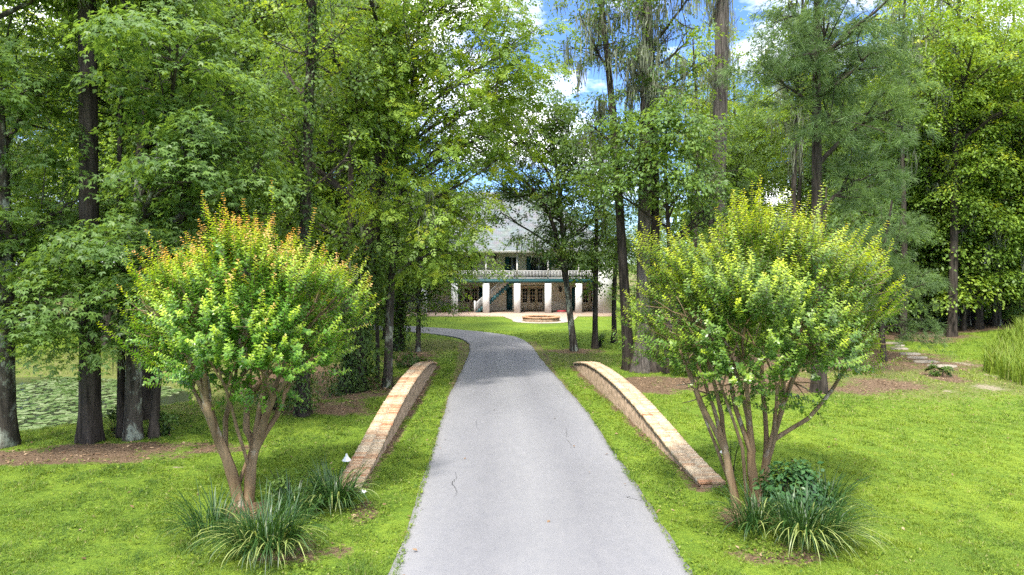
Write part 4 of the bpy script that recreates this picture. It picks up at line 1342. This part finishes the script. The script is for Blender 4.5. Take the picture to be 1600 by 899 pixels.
hero("feathery_tree", 605, 605, "pale-barked tree with feathery yellow-green fronds overhanging the drive", 16, 0.17,
     [(650, 170, 110, 100, dict(dep=3.0)), (680, 300, 66, 80, dict(dep=2.4, dy=-0.5)), (640, 60, 130, 80, dict(dep=3.2)), (760, 60, 100, 70, dict(dep=3)), (620, 300, 70, 70, dict(dep=2, dy=-1.2)), (730, 170, 70, 70, dict(dep=2.6)), (694, 385, 54, 50, dict(dep=2, dy=-.5)), (735, 320, 30, 40, dict(dep=1.4)), (770, 225, 50, 40, dict(dep=2)), (800, 60, 60, 60, dict(dep=2.4)), (740, -30, 100, 50, dict(dep=3)), (820, 110, 55, 60, dict(dep=2.4)), (790, 160, 50, 50, dict(dep=2.4))],
     200, 'lime', 0.36, T_PI, toppx=(640, 40), seed=109, dens=80, br=(0.6, 1.15), gap=0.75, bark='bark_l', zlo=4, droop=0.45, young=0.22, moss=30, mosslen=1.0, limb_r=1.1)
hero("young_tree", 653, 550, "slim trunk with low dark foliage standing in the grass left of the bend", 10, 0.14,
     [(650, 400, 55, 55, dict(dep=2.2)), (692, 390, 42, 60, dict(dep=2.0)), (665, 320, 70, 50, dict(dep=2.5)), (690, 470, 28, 18, dict(dep=.8)), (600, 430, 40, 40, dict(dep=2)), (765, 415, 16, 9, dict(dep=.5)), (620, 490, 40, 20, dict(dep=1))], 110, 'broad', 0.18, T_OV, toppx=(653, 250), seed=110, dens=190, zlo=2.6, wobble=.1, bark='bark_l', moss=16)
hero("slim_tree", 590, 598, "thin dark stem just left of the pale-barked tree", 12, 0.09,
     [(575, 400, 40, 60, dict(dep=1.5)), (590, 200, 60, 60, dict(dep=2))], 30, 'broad', 0.16, T_OV, toppx=(585, 250), seed=111, dens=140, zlo=3)
hero("slim_tree", 622, 548, "dark trunk behind and right of the pale-barked tree", 15, 0.26,
     [(630, 380, 45, 60, dict(dep=2.5)), (600, 200, 80, 90, dict(dep=3)), (720, 240, 60, 60, dict(dep=2.5))], 60, 'dark', 0.2, T_OV, toppx=(630, 120), seed=112, dens=120, zlo=4, vine=(0, 5, 1500, .35), moss=16)
# right of the drive
hero("leaning_oak", 898, 549, "small-leaved oak whose mottled trunk leans left over the back lawn", 12.5, 0.19,
     [(866, 372, 52, 38, dict(dep=2.4)), (800, 296, 42, 22, dict(dep=1.6, w=2.2)), (775, 335, 22, 14, dict(dep=1, w=.5)), (884, 320, 62, 46, dict(dep=2.8)), (905, 395, 40, 35, dict(dep=1.8)), (830, 250, 80, 60, dict(dep=3.0)), (790, 190, 60, 50, dict(dep=2.6)), (855, 180, 50, 50, dict(dep=2.4)), (880, 245, 40, 40, dict(dep=2))],
     175, 'dark', 0.16, T_OV, toppx=(868, 330), seed=121, dens=270, br=(.6, 1.1), gap=.6, zlo=2.7, wobble=.15, bark='bark_l', limb_r=1.6, young=0.08, moss=16)
oak = bpy.data.objects["leaning_oak"]
m_ = MB()
for pts_, r_a, r_b in (([(884, 440), (872, 380), (858, 335), (835, 300), (800, 272), (765, 256), (728, 232), (700, 196)], 0.13, 0.03),
                       ([(862, 345), (868, 300), (850, 262), (818, 236), (790, 200), (772, 160)], 0.09, 0.02),
                       ([(835, 300), (812, 312), (780, 300), (752, 306)], 0.05, 0.012), ([(800, 272), (790, 235), (760, 205)], 0.04, 0.01)):
    P_ = np.array([at(a_, b_, oak.location.y) - np.array(oak.location) for a_, b_ in pts_])
    P_[:, 1] -= np.linspace(0, 2.5, len(P_))
    t_ = np.linspace(0, len(P_) - 1, 22)
    Q_ = np.stack([np.interp(t_, np.arange(len(P_)), P_[:, i_]) for i_ in range(3)], 1)
    for _ in range(3): Q_[1:-1] = (Q_[:-2] + 2 * Q_[1:-1] + Q_[2:]) / 4
    m_.tube(Q_, np.linspace(r_a, r_b, 22), 8)
m_.build("arching_limb", M['bark'], oak, True)
hero("lawn_tree", 930, 545, "upright dark trunk with bright leaves, middle of the three trunks on the back lawn", 12, 0.17,
     [(930, 390, 45, 45, dict(dep=2.2)), (940, 300, 60, 55, dict(dep=2.6)), (900, 230, 60, 60, dict(dep=2.6)), (920, 435, 25, 22, dict(dep=1.2))],
     72, 'broad', 0.17, T_OV, toppx=(925, 250), seed=122, dens=170, br=(.55, 1.0), gap=.65, zlo=2.8, wobble=.12, moss=14)
hero("lawn_tree", 960, 536, "thinnest and farthest of the three trunks on the back lawn", 13, 0.16,
     [(965, 380, 32, 45, dict(dep=2.0)), (960, 250, 60, 60, dict(dep=2.6)), (950, 430, 18, 18, dict(dep=1))], 44, 'dark', 0.18, T_OV, toppx=(958, 200), seed=123, dens=150, zlo=3, moss=14)
hero("cypress_tree", 1004, 581, "massive flared cypress trunk with peeling grey bark right of the drive", 24, 0.32,
     [(1000, 40, 70, 70, dict(dep=2.8)), (1030, 130, 70, 50, dict(dep=2.2)), (1000, -40, 80, 40, dict(dep=2))], 46, 'dark', 0.15, T_OV, toppx=(1005, 0), seed=124, dens=190, bark='bark_c',
     zlo=7, flare=1.6, wobble=.12, moss=90, mosslen=1.5, mosz=6, top_r=.4, br=(.45, .9))
hero("cypress_tree", 984, 578, "narrow dark cypress trunk joined to the massive one's left side", 22, 0.25,
     [(940, 60, 70, 90, dict(dep=2.6)), (930, 190, 50, 60, dict(dep=2)), (950, -90, 90, 60, dict(dep=3))], 44, 'dark', 0.15, T_OV, toppx=(932, 0), seed=125, dens=210, bark='bark', zlo=6,
     wobble=.15, moss=80, mosslen=1.5, mosz=5, br=(.45, .9))
hero("cypress_tree", 1019, 580, "black buttressed cypress trunk at the right of the flared cluster", 20, 0.24,
     [(1060, 40, 60, 60, dict(dep=2.6)), (1080, 100, 50, 50, dict(dep=2)), (1060, -90, 90, 60, dict(dep=3))], 34, 'broad', 0.15, T_OV, toppx=(1022, 0), seed=126, dens=190, bark='bark', zlo=6, flare=2.3,
     moss=80, mosslen=1.5, mosz=6, br=(.45, .9))
hero("camphor_tree", 1041, 583, "round-crowned bright green tree standing right of the cypress cluster", 10.5, 0.16,
     [(1030, 205, 110, 50, dict(dep=2.6, dy=-0.8)), (1060, 270, 90, 45, dict(dep=2.4, dy=-0.8)), (960, 270, 60, 35, dict(dep=2, dy=-1)), (1110, 330, 50, 40, dict(dep=2))],
     94, 'gum', 0.18, T_OV, toppx=(1050, 170), seed=127, dens=200, br=(.6, 1.05), gap=.65, zlo=3.5, young=.05)
hero("dead_tree", 1118, 560, "bare weathered moss-draped trunk rising past the top of the photo", 22, 0.34,
     [(1122, -20, 45, 60, dict(dep=1.2)), (1100, 90, 30, 40, dict(dep=1.2))], 14, 'dark', 0.12, T_OV, toppx=(1126, 0), seed=128, dens=20, bark='bark_c', zlo=6, wobble=.05, top_r=.9, moss=50, mosslen=1.8, mosz=8, bare=True)
hero("pine_tree", 1280, 612, "tall pine with soft green needles and straight dark trunk behind the yellow-tipped tree", 19, 0.27,
     [(1300, 60, 110, 100, dict(dep=3)), (1340, 200, 80, 80, dict(dep=2.6)), (1230, 100, 60, 80, dict(dep=2.4)), (1290, -40, 80, 40, dict(dep=2)), (1370, 290, 40, 40, dict(dep=2))],
     92, 'pine', 0.34, T_NE, toppx=(1276, 0), seed=129, dens=88, br=(.6, 1.05), gap=.65, zlo=6, wobble=.05, flat=.5, droop=.15)
hero("young_pine", 1382, 566, "low grey-green young pine beside the stepping stones", 9, 0.13,
     [(1400, 440, 45, 60, dict(dep=2.2)), (1370, 360, 50, 60, dict(dep=2.4)), (1430, 510, 30, 24, dict(dep=1.4))],
     44, 'pine', 0.30, T_NE, toppx=(1385, 300), seed=130, dens=85, br=(.5, 1.0), gap=.6, zlo=1.6, flat=.5, droop=.3)

# ------------------------------------------------------------------ background trees: a few kinds, copied
KINDS = {}
def kind(key, name, seed, H, tr, ells, nb, leaf, ls, tm=None, **kw):
    KINDS[key] = (name, make_tree(seed, H, tr, ells, nb, leaf, ls, tmpl=tm, **kw))
kind('tall', "tall_broadleaf_tree", 201, 24, 0.32, [(0, 0, 17, 4.2, 4.2, 6.5, 4), (1.5, 0, 9.5, 3.6, 3.6, 3.0, 1.6)], 135, 'broad', 0.195, T_OV, dens=150, br=(.9, 1.6), gap=1.1, zlo=6, moss=40, mosslen=1.8, twigs=1)
kind('tall2', "tall_dark_tree", 202, 22, 0.30, [(0, 0, 15, 3.8, 3.8, 6.5, 3), (-1.5, 1, 8, 3.4, 3.4, 2.6, 1.5)], 125, 'dark', 0.20, T_OV, dens=140, br=(.9, 1.5), gap=1.1, zlo=5, moss=60, mosslen=2.0, twigs=1)
kind('lime', "tall_lime_tree", 203, 23, 0.28, [(0, 0, 16, 4.4, 4.4, 6.0, 3), (1, -1, 9, 3.6, 3.6, 3, 1.4)], 130, 'lime', 0.185, T_OV, dens=150, br=(.9, 1.6), gap=1.1, zlo=6, young=.15, moss=36, mosslen=1.6, twigs=1)
kind('pine', "far_pine_tree", 204, 25, 0.28, [(0, 0, 20, 3.2, 3.2, 4.5, 1)], 80, 'pine', 0.42, T_NE, dens=42, br=(.8, 1.4), gap=1.0, zlo=12, flat=.5, droop=.1, twigs=1)
kind('under', "understorey_tree", 205, 9, 0.13, [(0, 0, 5.6, 3.0, 3.0, 3.2, 3), (0.5, 0, 2.6, 2.6, 2.6, 1.4, 1)], 75, 'broad', 0.20, T_OV, dens=125, br=(.7, 1.3), gap=.85, zlo=1.0, twigs=1)
kind('under2', "understorey_tree", 206, 8, 0.13, [(0, 0, 4.6, 3.2, 3.2, 3.0, 3), (0, 0, 1.8, 2.8, 2.8, 1.0, 1)], 70, 'dark', 0.20, T_OV, dens=125, br=(.7, 1.3), gap=.85, zlo=.8, twigs=1)
kind('under3', "understorey_tree", 208, 10, 0.14, [(0, 0, 6.0, 3.4, 3.4, 3.6, 3), (0.5, 0, 2.8, 3.0, 3.0, 1.6, 1.2)], 85, 'lime', 0.20, T_OV, dens=120, br=(.7, 1.3), gap=.85, zlo=1.2, twigs=1, moss=24, mosslen=1.4)
kind('slim', "slim_sparse_tree", 207, 21, 0.20, [(0, 0, 16, 2.6, 2.6, 5.5, 1)], 58, 'lime', 0.20, T_OV, dens=95, br=(.7, 1.2), gap=.9, zlo=7, moss=46, mosslen=1.8, twigs=2, young=.1)
FIRST = {}
WORDS = {'tall': "tall mossy mid-green tree", 'tall2': "tall mossy dark tree", 'lime': "tall yellow-green tree",
         'pine': "tall bare-stemmed pine", 'under': "low leafy tree", 'under2': "low dark bushy tree", 'under3': "low bright green bushy tree", 'slim': "slim sparse mossy tree"}
def place(key, x, y, zone, sc=1.0, rz=None):
    r = np.random.default_rng(int(abs(x * 131 + y * 977)) + 7)
    rz = r.uniform(0, 6.28) if rz is None else rz
    s = sc * r.uniform(0.92, 1.08)
    b = (x, y, float(ground_h(x, y)) - 0.05)
    lab = WORDS[key] + " in " + zone
    grp = WORDS[key] + "s in " + zone
    if key not in FIRST:
        nm, parts = KINDS[key]
        o = tree_object(nm, b, parts, lab, 'tree', grp, rz, s)
        FIRST[key] = o
    else:
        o = copy_tree(FIRST[key], b, rz, (s, s, s), lab, grp)
    return o
Zl, Zr, Zm, Zh, Zb = "the wood beyond the pond", "the wood at far right", "the trees between pond and house", "the trees behind the house", "the trees right of the house"
# left wood beyond the pond
for k_, x, y in [('tall', -44, 48), ('lime', -38, 52), ('tall2', -30, 56), ('tall', -24, 48), ('lime', -50, 40), ('under', -36, 60), ('under2', -27, 62), ('pine', -22, 58), ('tall2', -42, 64), ('tall', -55, 60),
                 ('lime', -33, 70), ('tall', -22, 70), ('pine', -17, 52), ('under', -46, 70), ('tall2', -60, 78), ('under2', -52, 66), ('tall', -30, 84), ('lime', -46, 88), ('under', -20, 82), ('tall', -34, 40)]:
    place(k_, x, y, Zl)
for k_, x, y in [('under', -31, 44), ('under2', -38, 44), ('under', -24, 54), ('under2', -48, 50), ('tall2', -36, 46), ('under', -20, 60), ('lime', -27, 44), ('tall', -48, 44), ('lime', -16.5, 35), ('lime', -22, 37), ('slim', -29, 37), ('under3', -20, 41), ('under3', -33, 39), ('under3', -14.5, 45)]:
    place(k_, x, y, Zl)
# between pond and house
for k_, x, y in [('under2', -13.5, 40), ('slim', -12, 37), ('tall', -15.5, 43), ('tall2', -10.5, 45.5), ('under', -9.5, 50), ('pine', -13, 49), ('slim', -18, 36), ('tall2', -19, 42), ('under2', -11, 55), ('lime', -14, 56), ('under', -17, 47), ('slim', -8.2, 34)]:
    place(k_, x, y, Zm)
for k_, x, y in [('lime', -9.5, 39), ('tall2', -12.5, 32), ('slim', -7.6, 41), ('tall', -17, 38), ('tall2', -16, 52), ('slim', -21, 40)]:
    place(k_, x, y, Zm)
# behind the house
for k_, x, y, s in [('tall2', -26, 90, .55), ('tall', -16, 88, .6), ('under', -4, 84, 1.1), ('under2', 4, 86, 1.1), ('tall', 12, 88, .6), ('slim', 18, 84, .8), ('lime', 26, 90, .8), ('under', -10, 96, 1.3), ('under', 9, 96, 1.2), ('tall2', 20, 98, .8)]:
    place(k_, x, y, Zh, s)
# right of the house
for k_, x, y, s in [('slim', 13.5, 46, 1), ('slim', 17, 41, 1), ('tall2', 15.5, 52, .8), ('under2', 12.5, 50, 1), ('under', 15, 44, .9), ('slim', 20, 48, 1.1), ('under2', 17.5, 38, 1.1), ('tall', 19, 58, .8), ('under', 11, 56, 1), ('slim', 12.5, 62, 1), ('lime', 22, 62, .85), ('under2', 21, 44, 1.1), ('slim', 10.5, 40, .85)]:
    place(k_, x, y, Zb, s)
# right wood
for k_, x, y, s in [('tall', 27, 50, 1), ('lime', 31, 46, 1.05), ('tall2', 24, 54, 1), ('lime', 37, 50, 1.1), ('tall', 34, 56, 1.1), ('under2', 25, 46, 1.1), ('under', 29, 53, 1.1), ('under2', 33, 50, 1.1), ('lime', 43, 46, 1.1), ('tall', 41, 56, 1.1),
                    ('under', 38, 47, 1.1), ('tall2', 47, 58, 1.1), ('lime', 38, 64, 1.1), ('under2', 43, 52, 1.2), ('tall', 29, 64, 1), ('tall2', 52, 66, 1.1), ('lime', 56, 58, 1.1), ('under', 49, 50, 1.2), ('pine', 33, 72, 1), ('tall', 45, 76, 1.1),
                    ('lime', 60, 78, 1.1), ('tall', 28, 80, 1), ('under', 30, 60, 1.3), ('under2', 36, 60, 1.3), ('lime', 26.5, 41, .95), ('lime', 32, 40, 1.0), ('slim', 23, 40, 1.0), ('under3', 28.5, 43, 1.1), ('under3', 24.5, 47, 1.2), ('under3', 35, 45, 1.2), ('under3', 21, 52, 1.2), ('under3', 41, 50, 1.3), ('under3', 27, 45, 1.3), ('under3', 31, 46, 1.5), ('under', 33.5, 43.5, 1.3), ('tall', 25, 43.5, .8), ('lime', 29.5, 43, .85)]:
    place(k_, x, y, Zr, s)

_nth = ["leftmost", "second from left", "third from left", "fourth from left", "fifth from left", "sixth from left", "seventh from left", "eighth from left", "ninth from left"]
_byg = {}
for o in list(bpy.data.objects):
    if o.parent is None and o.get("group", "") and " in the " in o.get("group") and o.get("category") == 'tree':
        _byg.setdefault(o["group"], []).append(o)
for g_, os_ in _byg.items():
    if len(os_) < 2: continue
    os_.sort(key=lambda o: o.location.x / o.location.y)
    for i_, o in enumerate(os_):
        o["label"] = ("rightmost" if i_ == len(os_) - 1 else _nth[i_]) + " " + o["label"]

def leaning(px, py, top, H, tr, label, seed):
    hero("mossy_trunk_tree", px, py, label, H, tr, [(px + 10, 250, 90, 80, dict(dep=4)), (px - 20, 360, 60, 30, dict(dep=3))], 60, 'tall' if False else 'broad', 0.24, T_OV, toppx=top, seed=seed, dens=95,
         br=(.8, 1.5), gap=1.0, bark='bark_l', zlo=5, moss=60, mosslen=2.2)
leaning(1499, 510, (1440, 200), 18, 0.36, "lichen-mottled trunk leaning left at the far end of the right path", 301)
leaning(1512, 509, (1515, 200), 18, 0.20, "slim upright trunk touching the leaning one at the right path's end", 302)
leaning(1557, 509, (1560, 200), 16, 0.26, "dark trunk among shrubs at the right wood's edge", 303)
leaning(1462, 502, (1455, 200), 17, 0.20, "slim pale trunk in shadow left of the leaning trunk", 304)

# far wood: reads as one mass
def far_wood():
    r = np.random.default_rng(77)
    m_ = MB()
    n = 900
    ang = np.concatenate([r.uniform(-62, -9, n // 2), r.uniform(13, 62, n // 2)])
    for a in ang:
        d = r.uniform(98, 125)
        x, y = d * sin(radians(a)), d * cos(radians(a))
        top = 30 if abs(a) > 16 else 14
        z = r.uniform(0.5, top) ** 1.0
        R_ = r.uniform(2.2, 4.0); k = 150
        P = norm(r.normal(size=(k, 3))) * R_ * r.uniform(0.5, 1, (k, 1)) * (1, 1, 0.7) + (x, y, z)
        P[:, 2] = np.maximum(P[:, 2], 0.2)
        v = norm(P - (x, y, z))
        put_leaves(m_, P, v + (0, 0, .8) + r.normal(0, .4, (k, 3)), r.normal(0, 1, (k, 3)), 0.85 * r.uniform(.6, 1.2, k), T_OV, np.clip(r.normal(.45, .15) + r.normal(0, .12, k), 0, 1))
    tag(m_.build("far_wood", M['broad']), "distant mass of woodland closing the view behind the nearer trees", "wood", kind="stuff")
far_wood()

# undergrowth shrubs at trunk feet
for i_, (px, py, rx, rz, mat, lab) in enumerate([
        (560, 598, 1.0, 0.7, 'vine', "ivy-leaved shrub at the foot of the ivy-smothered tree"),
        (640, 575, 0.9, 0.35, 'vine', "low green shrub behind the left parapet's far end"),
        (262, 680, 0.35, 0.35, 'vine', "small broad-leaved seedling right of the left trunk group"),
        (180, 678, 0.4, 0.35, 'vine', "weedy seedling between the furrowed trunk and the black thin trunk"),
        (1075, 585, 1.2, 0.5, 'broad', "yellow-green low shrub right of the cypress cluster"),
        (1470, 588, 0.7, 0.22, 'vine', "low creeping shrub beside the eroded path edge"),
        (1435, 512, 1.6, 1.0, 'dark', "dense dark shrub at the wood's edge left of the right path"),
        (1590, 505, 1.8, 0.9, 'broad', "leafy shrub at the photo's right edge by the wood"),
        (430, 640, 0.8, 0.5, 'vine', "low shrub behind the orange-tipped tree's stems"),
        (938, 543, 0.4, 0.4, 'broad', "small seedling at the foot of the middle lawn trunk")]):
    leafy_shrub("undergrowth_shrub", G(px, py), rx, rx * 0.8, rz, int(900 * rx * (0.5 + rz)), 0.13 if rx < 1.1 else .17, mat, 50 + i_, lab)

# stepping stones on the right
r = np.random.default_rng(9)
for i_, (px, py, w_) in enumerate([(1397, 537, .5), (1406, 546, .45), (1423, 554, .5), (1434, 560, .5), (1446, 566, .6), (1472, 573, .65), (1405, 541, .3)]):
    b = G(px, py)
    m_ = MB()
    k = 9
    a = np.arange(k) / k * 2 * pi
    rr = w_ * r.uniform(0.75, 1.1, k)
    top = np.stack([rr * np.cos(a), rr * 0.6 * np.sin(a), np.full(k, 0.07)], 1)
    bot = top * (1.06, 1.06, 0) + (0, 0, -0.05)
    m_.add(np.vstack([bot, top, [(0, 0, 0.085)]]), [(i, (i + 1) % k, k + (i + 1) % k, k + i) for i in range(k)] + [(k + i, k + (i + 1) % k, 2 * k, 2 * k) for i in range(k)])
    o = m_.build("stepping_stone", M['stone'])
    o.location = tuple(b)
    tag(o, ["farthest", "third farthest", "fourth farthest", "third nearest", "second nearest", "nearest", "second farthest"][i_] + " pale stepping stone in the row towards the right wood", "stone", "stepping stones on the right")

# ------------------------------------------------------------------ grass
def grass(n, dmin, dmax, seed, hgt, wid, name, label, region=None):
    r = np.random.default_rng(seed)
    th = np.arctan(r.uniform(-1.05, 1.05, n))
    u = r.uniform(0, 1, n)
    p = -0.3                                     # more tufts close to the camera
    d = (dmin ** p + u * (dmax ** p - dmin ** p)) ** (1 / p)
    x, y = d * np.tan(th), d
    if region is not None:
        k = region(x, y); x, y, d = x[k], y[k], d[k]
    dirt, dry, sand = masks(x, y)
    nz = wob(x, y, 0.7, 2) * 0.35 + r.uniform(-0.25, 0.25, len(x))
    dd_ = drive_dist(x, y)
    keep = (dirt + nz * 0.6 < 0.45) & (sand < 0.3) & (dd_ > -0.03 + 0.07 * wob(x, y, 0.4, 5)) & (ground_h(x, y) > -0.45)
    keep &= ~((y > 57.5)) & (r.uniform(size=len(x)) > dry * 0.6)
    for a_, b_, s_ in ((WL0, WL1, -1), (WR0, WR1, 1)):
        t = (y - a_[1]) / (b_[1] - a_[1]); xx = a_[0] + t * (b_[0] - a_[0])
        inside = (t > 0) & (t < 1) & ((x - xx) * s_ > -0.05) & ((x - xx) * s_ < 0.45)
        keep &= ~inside
    keep &= np.hypot(x - FPc[0], y - FPc[1] - .6) > 2.2
    x, y, d, dry = x[keep], y[keep], d[keep], dry[keep]
    z = ground_h(x, y) + np.where(dd_[keep] < 0.02, 0.02, 0.0)
    m_ = MB()
    N = len(x)
    nb = 4
    sc = np.clip(d / 14, 0.8, 2.0) ** 0.7
    patch = wob(x, y, 1.6, 5) * 0.3 + wob(x, y, 6, 1) * 0.3 + wob(x, y, 0.3, 3) * 0.45 - 0.12 * smooth(-2, 6, -x) + 0.16 * smooth(2, 8, x)
    tv = []
    yv = np.where(r.uniform(size=N) < 0.05 + 0.4 * dry, r.uniform(0.2, 0.5, N), 0)
    rn = np.clip(0.52 + patch + r.normal(0, 0.2, N), 0, 1)
    for b_ in range(nb):
        a = r.uniform(0, 2 * pi, N)
        o = r.normal(0, 0.02, (N, 2)) * sc[:, None]
        h = hgt * r.uniform(0.5, 1.2, N) * sc * (1 + 1.2 * np.clip(wob(x, y, 0.35, 0), -0.5, 1))
        w = wid * sc * r.uniform(0.7, 1.3, N)
        lean = r.uniform(0.3, 1.5, N) * h
        base = np.stack([x + o[:, 0], y + o[:, 1], z - 0.01], 1)
        sd = np.stack([-np.sin(a) * w, np.cos(a) * w, np.zeros(N)], 1)
        tip = base + np.stack([np.cos(a) * lean, np.sin(a) * lean, h], 1)
        V = np.stack([base - sd, base + sd, tip], 1).reshape(-1, 3)
        F = np.arange(3 * N).reshape(-1, 3)
        m_.add(V, F, rnd=np.repeat(rn, 3), young=np.repeat(yv, 3))
    o = m_.build(name, M['blade'])
    return tag(o, label, "grass", kind="stuff")
grass(330000, 7.0, 46, 1, 0.050, 0.0065, "lawn_grass", "short bright green lawn grass covering the ground beside the drive")
# broad-leaved weeds and runners in the verges, litter under the trees
def scatter(n, xr, yr, seed):
    r = np.random.default_rng(seed)
    return r, r.uniform(*xr, n), r.uniform(*yr, n)
r, X, Y = scatter(90000, (-13, 13), (8.5, 27), 41)
dd_ = drive_dist(X, Y)
dirt, dry, sand = masks(X, Y)
k = (dd_ > -0.03) & (r.uniform(size=len(X)) < np.where(dd_ < 2.0, 0.55, 0.10) * (0.5 + wob(X, Y, 0.5, 4) * 1.4)) & (dirt < 0.7)
for a_, b_, s_ in ((WL0, WL1, -1), (WR0, WR1, 1)):
    t = (Y - a_[1]) / (b_[1] - a_[1]); xx = a_[0] + t * (b_[0] - a_[0])
    k &= ~((t > 0) & (t < 1) & ((X - xx) * s_ > -0.03) & ((X - xx) * s_ < 0.45))
X, Y = X[k], Y[k]
m_ = MB()
n_ = len(X)
for j_ in range(4):
    C = np.stack([X + r.normal(0, .03, n_), Y + r.normal(0, .03, n_), ground_h(X, Y) + r.uniform(0.02, 0.075, n_)], 1)
    put_leaves(m_, C, np.array([0, 0, 1.0]) + r.normal(0, .45, (n_, 3)), r.normal(0, 1, (n_, 3)), r.uniform(0.03, 0.065, n_), T_OV, np.clip(r.normal(.55, .25, n_), 0, 1), np.where(r.uniform(size=n_) < .06, .3, 0))
tag(m_.build("verge_weeds", M['blade']), "broad-leaved clover and weeds tufted through the verges and lawn", "weeds", kind="stuff")
M['litter'] = leaf_mat("dead_leaf", (0.09, 0.05, 0.03), (0.20, 0.125, 0.07), (0.36, 0.26, 0.16), trans=0.1, rough=0.8, spec=0.15, tboost=1.0)
r, X, Y = scatter(150000, (-26, 26), (9, 42), 42)
dirt, dry, sand = masks(X, Y)
dd_ = drive_dist(X, Y)
pr_ = np.clip((dirt - 0.25) * 1.1, 0, 1) * 0.55 + dry * 0.10 + 0.006
k = (r.uniform(size=len(X)) < pr_ * np.where(dd_ > 0.0, 1, 0.0) + (np.abs(dd_) < 0.25) * 0.02 + (dd_ < 0) * 0.0012) & (ground_h(X, Y) > -0.45)
X, Y, dd_ = X[k], Y[k], dd_[k]; n_ = len(X)
C = np.stack([X, Y, ground_h(X, Y) + np.where(dd_ < 0.05, 0.055, 0.02) + r.uniform(0, 0.02, n_)], 1)
m_ = MB()
put_leaves(m_, C, np.array([0, 0, 1.0]) + r.normal(0, .3, (n_, 3)), r.normal(0, 1, (n_, 3)), r.uniform(0.05, 0.11, n_), T_OV, np.clip(r.normal(.5, .28, n_), 0, 1))
tag(m_.build("fallen_leaves", M['litter']), "dry brown fallen leaves scattered over the soil beneath the trees", "leaf litter", kind="stuff")
r = np.random.default_rng(4)
m_ = MB()
N = 9000
X = r.uniform(19.0, 34, N); Y = r.uniform(25, 43, N)
edge_ = X / Y > 0.705 + 0.012 * np.sin(Y * 1.7) + 0.0005 * (Y - 30) ** 2
X, Y = X[edge_], Y[edge_]; N = len(X)
Z = ground_h(X, Y)
for b_ in range(5):
    a = r.uniform(0, 2 * pi, N); h = r.uniform(0.5, 1.15, N); w = 0.016
    base = np.stack([X + r.normal(0, .05, N), Y + r.normal(0, .05, N), Z - 0.02], 1)
    sd = np.stack([-np.sin(a) * w, np.cos(a) * w, np.zeros(N)], 1)
    mid = base + np.stack([np.cos(a) * .1 * h, np.sin(a) * .1 * h, .6 * h], 1)
    tip = base + np.stack([np.cos(a) * .45 * h, np.sin(a) * .45 * h, h], 1)
    V = np.stack([base - sd, base + sd, mid + sd * .8, mid - sd * .8, tip], 1).reshape(-1, 3)
    k = np.arange(N)[:, None] * 5
    m_.add(V, np.vstack([k + [0, 1, 2, 3], k + [3, 2, 4, 4]]), rnd=np.repeat(np.clip(r.normal(.7, .2, N), 0, 1), 5), young=np.repeat(np.where(r.uniform(size=N) < .1, .3, 0), 5))
tag(m_.build("tall_grass", M['blade']), "tall bright green meadow grass on the bank at the photo's right edge", "grass", kind="stuff")
print("built", len(bpy.data.objects), "objects; faces", sum(len(me.polygons) for me in bpy.data.meshes))
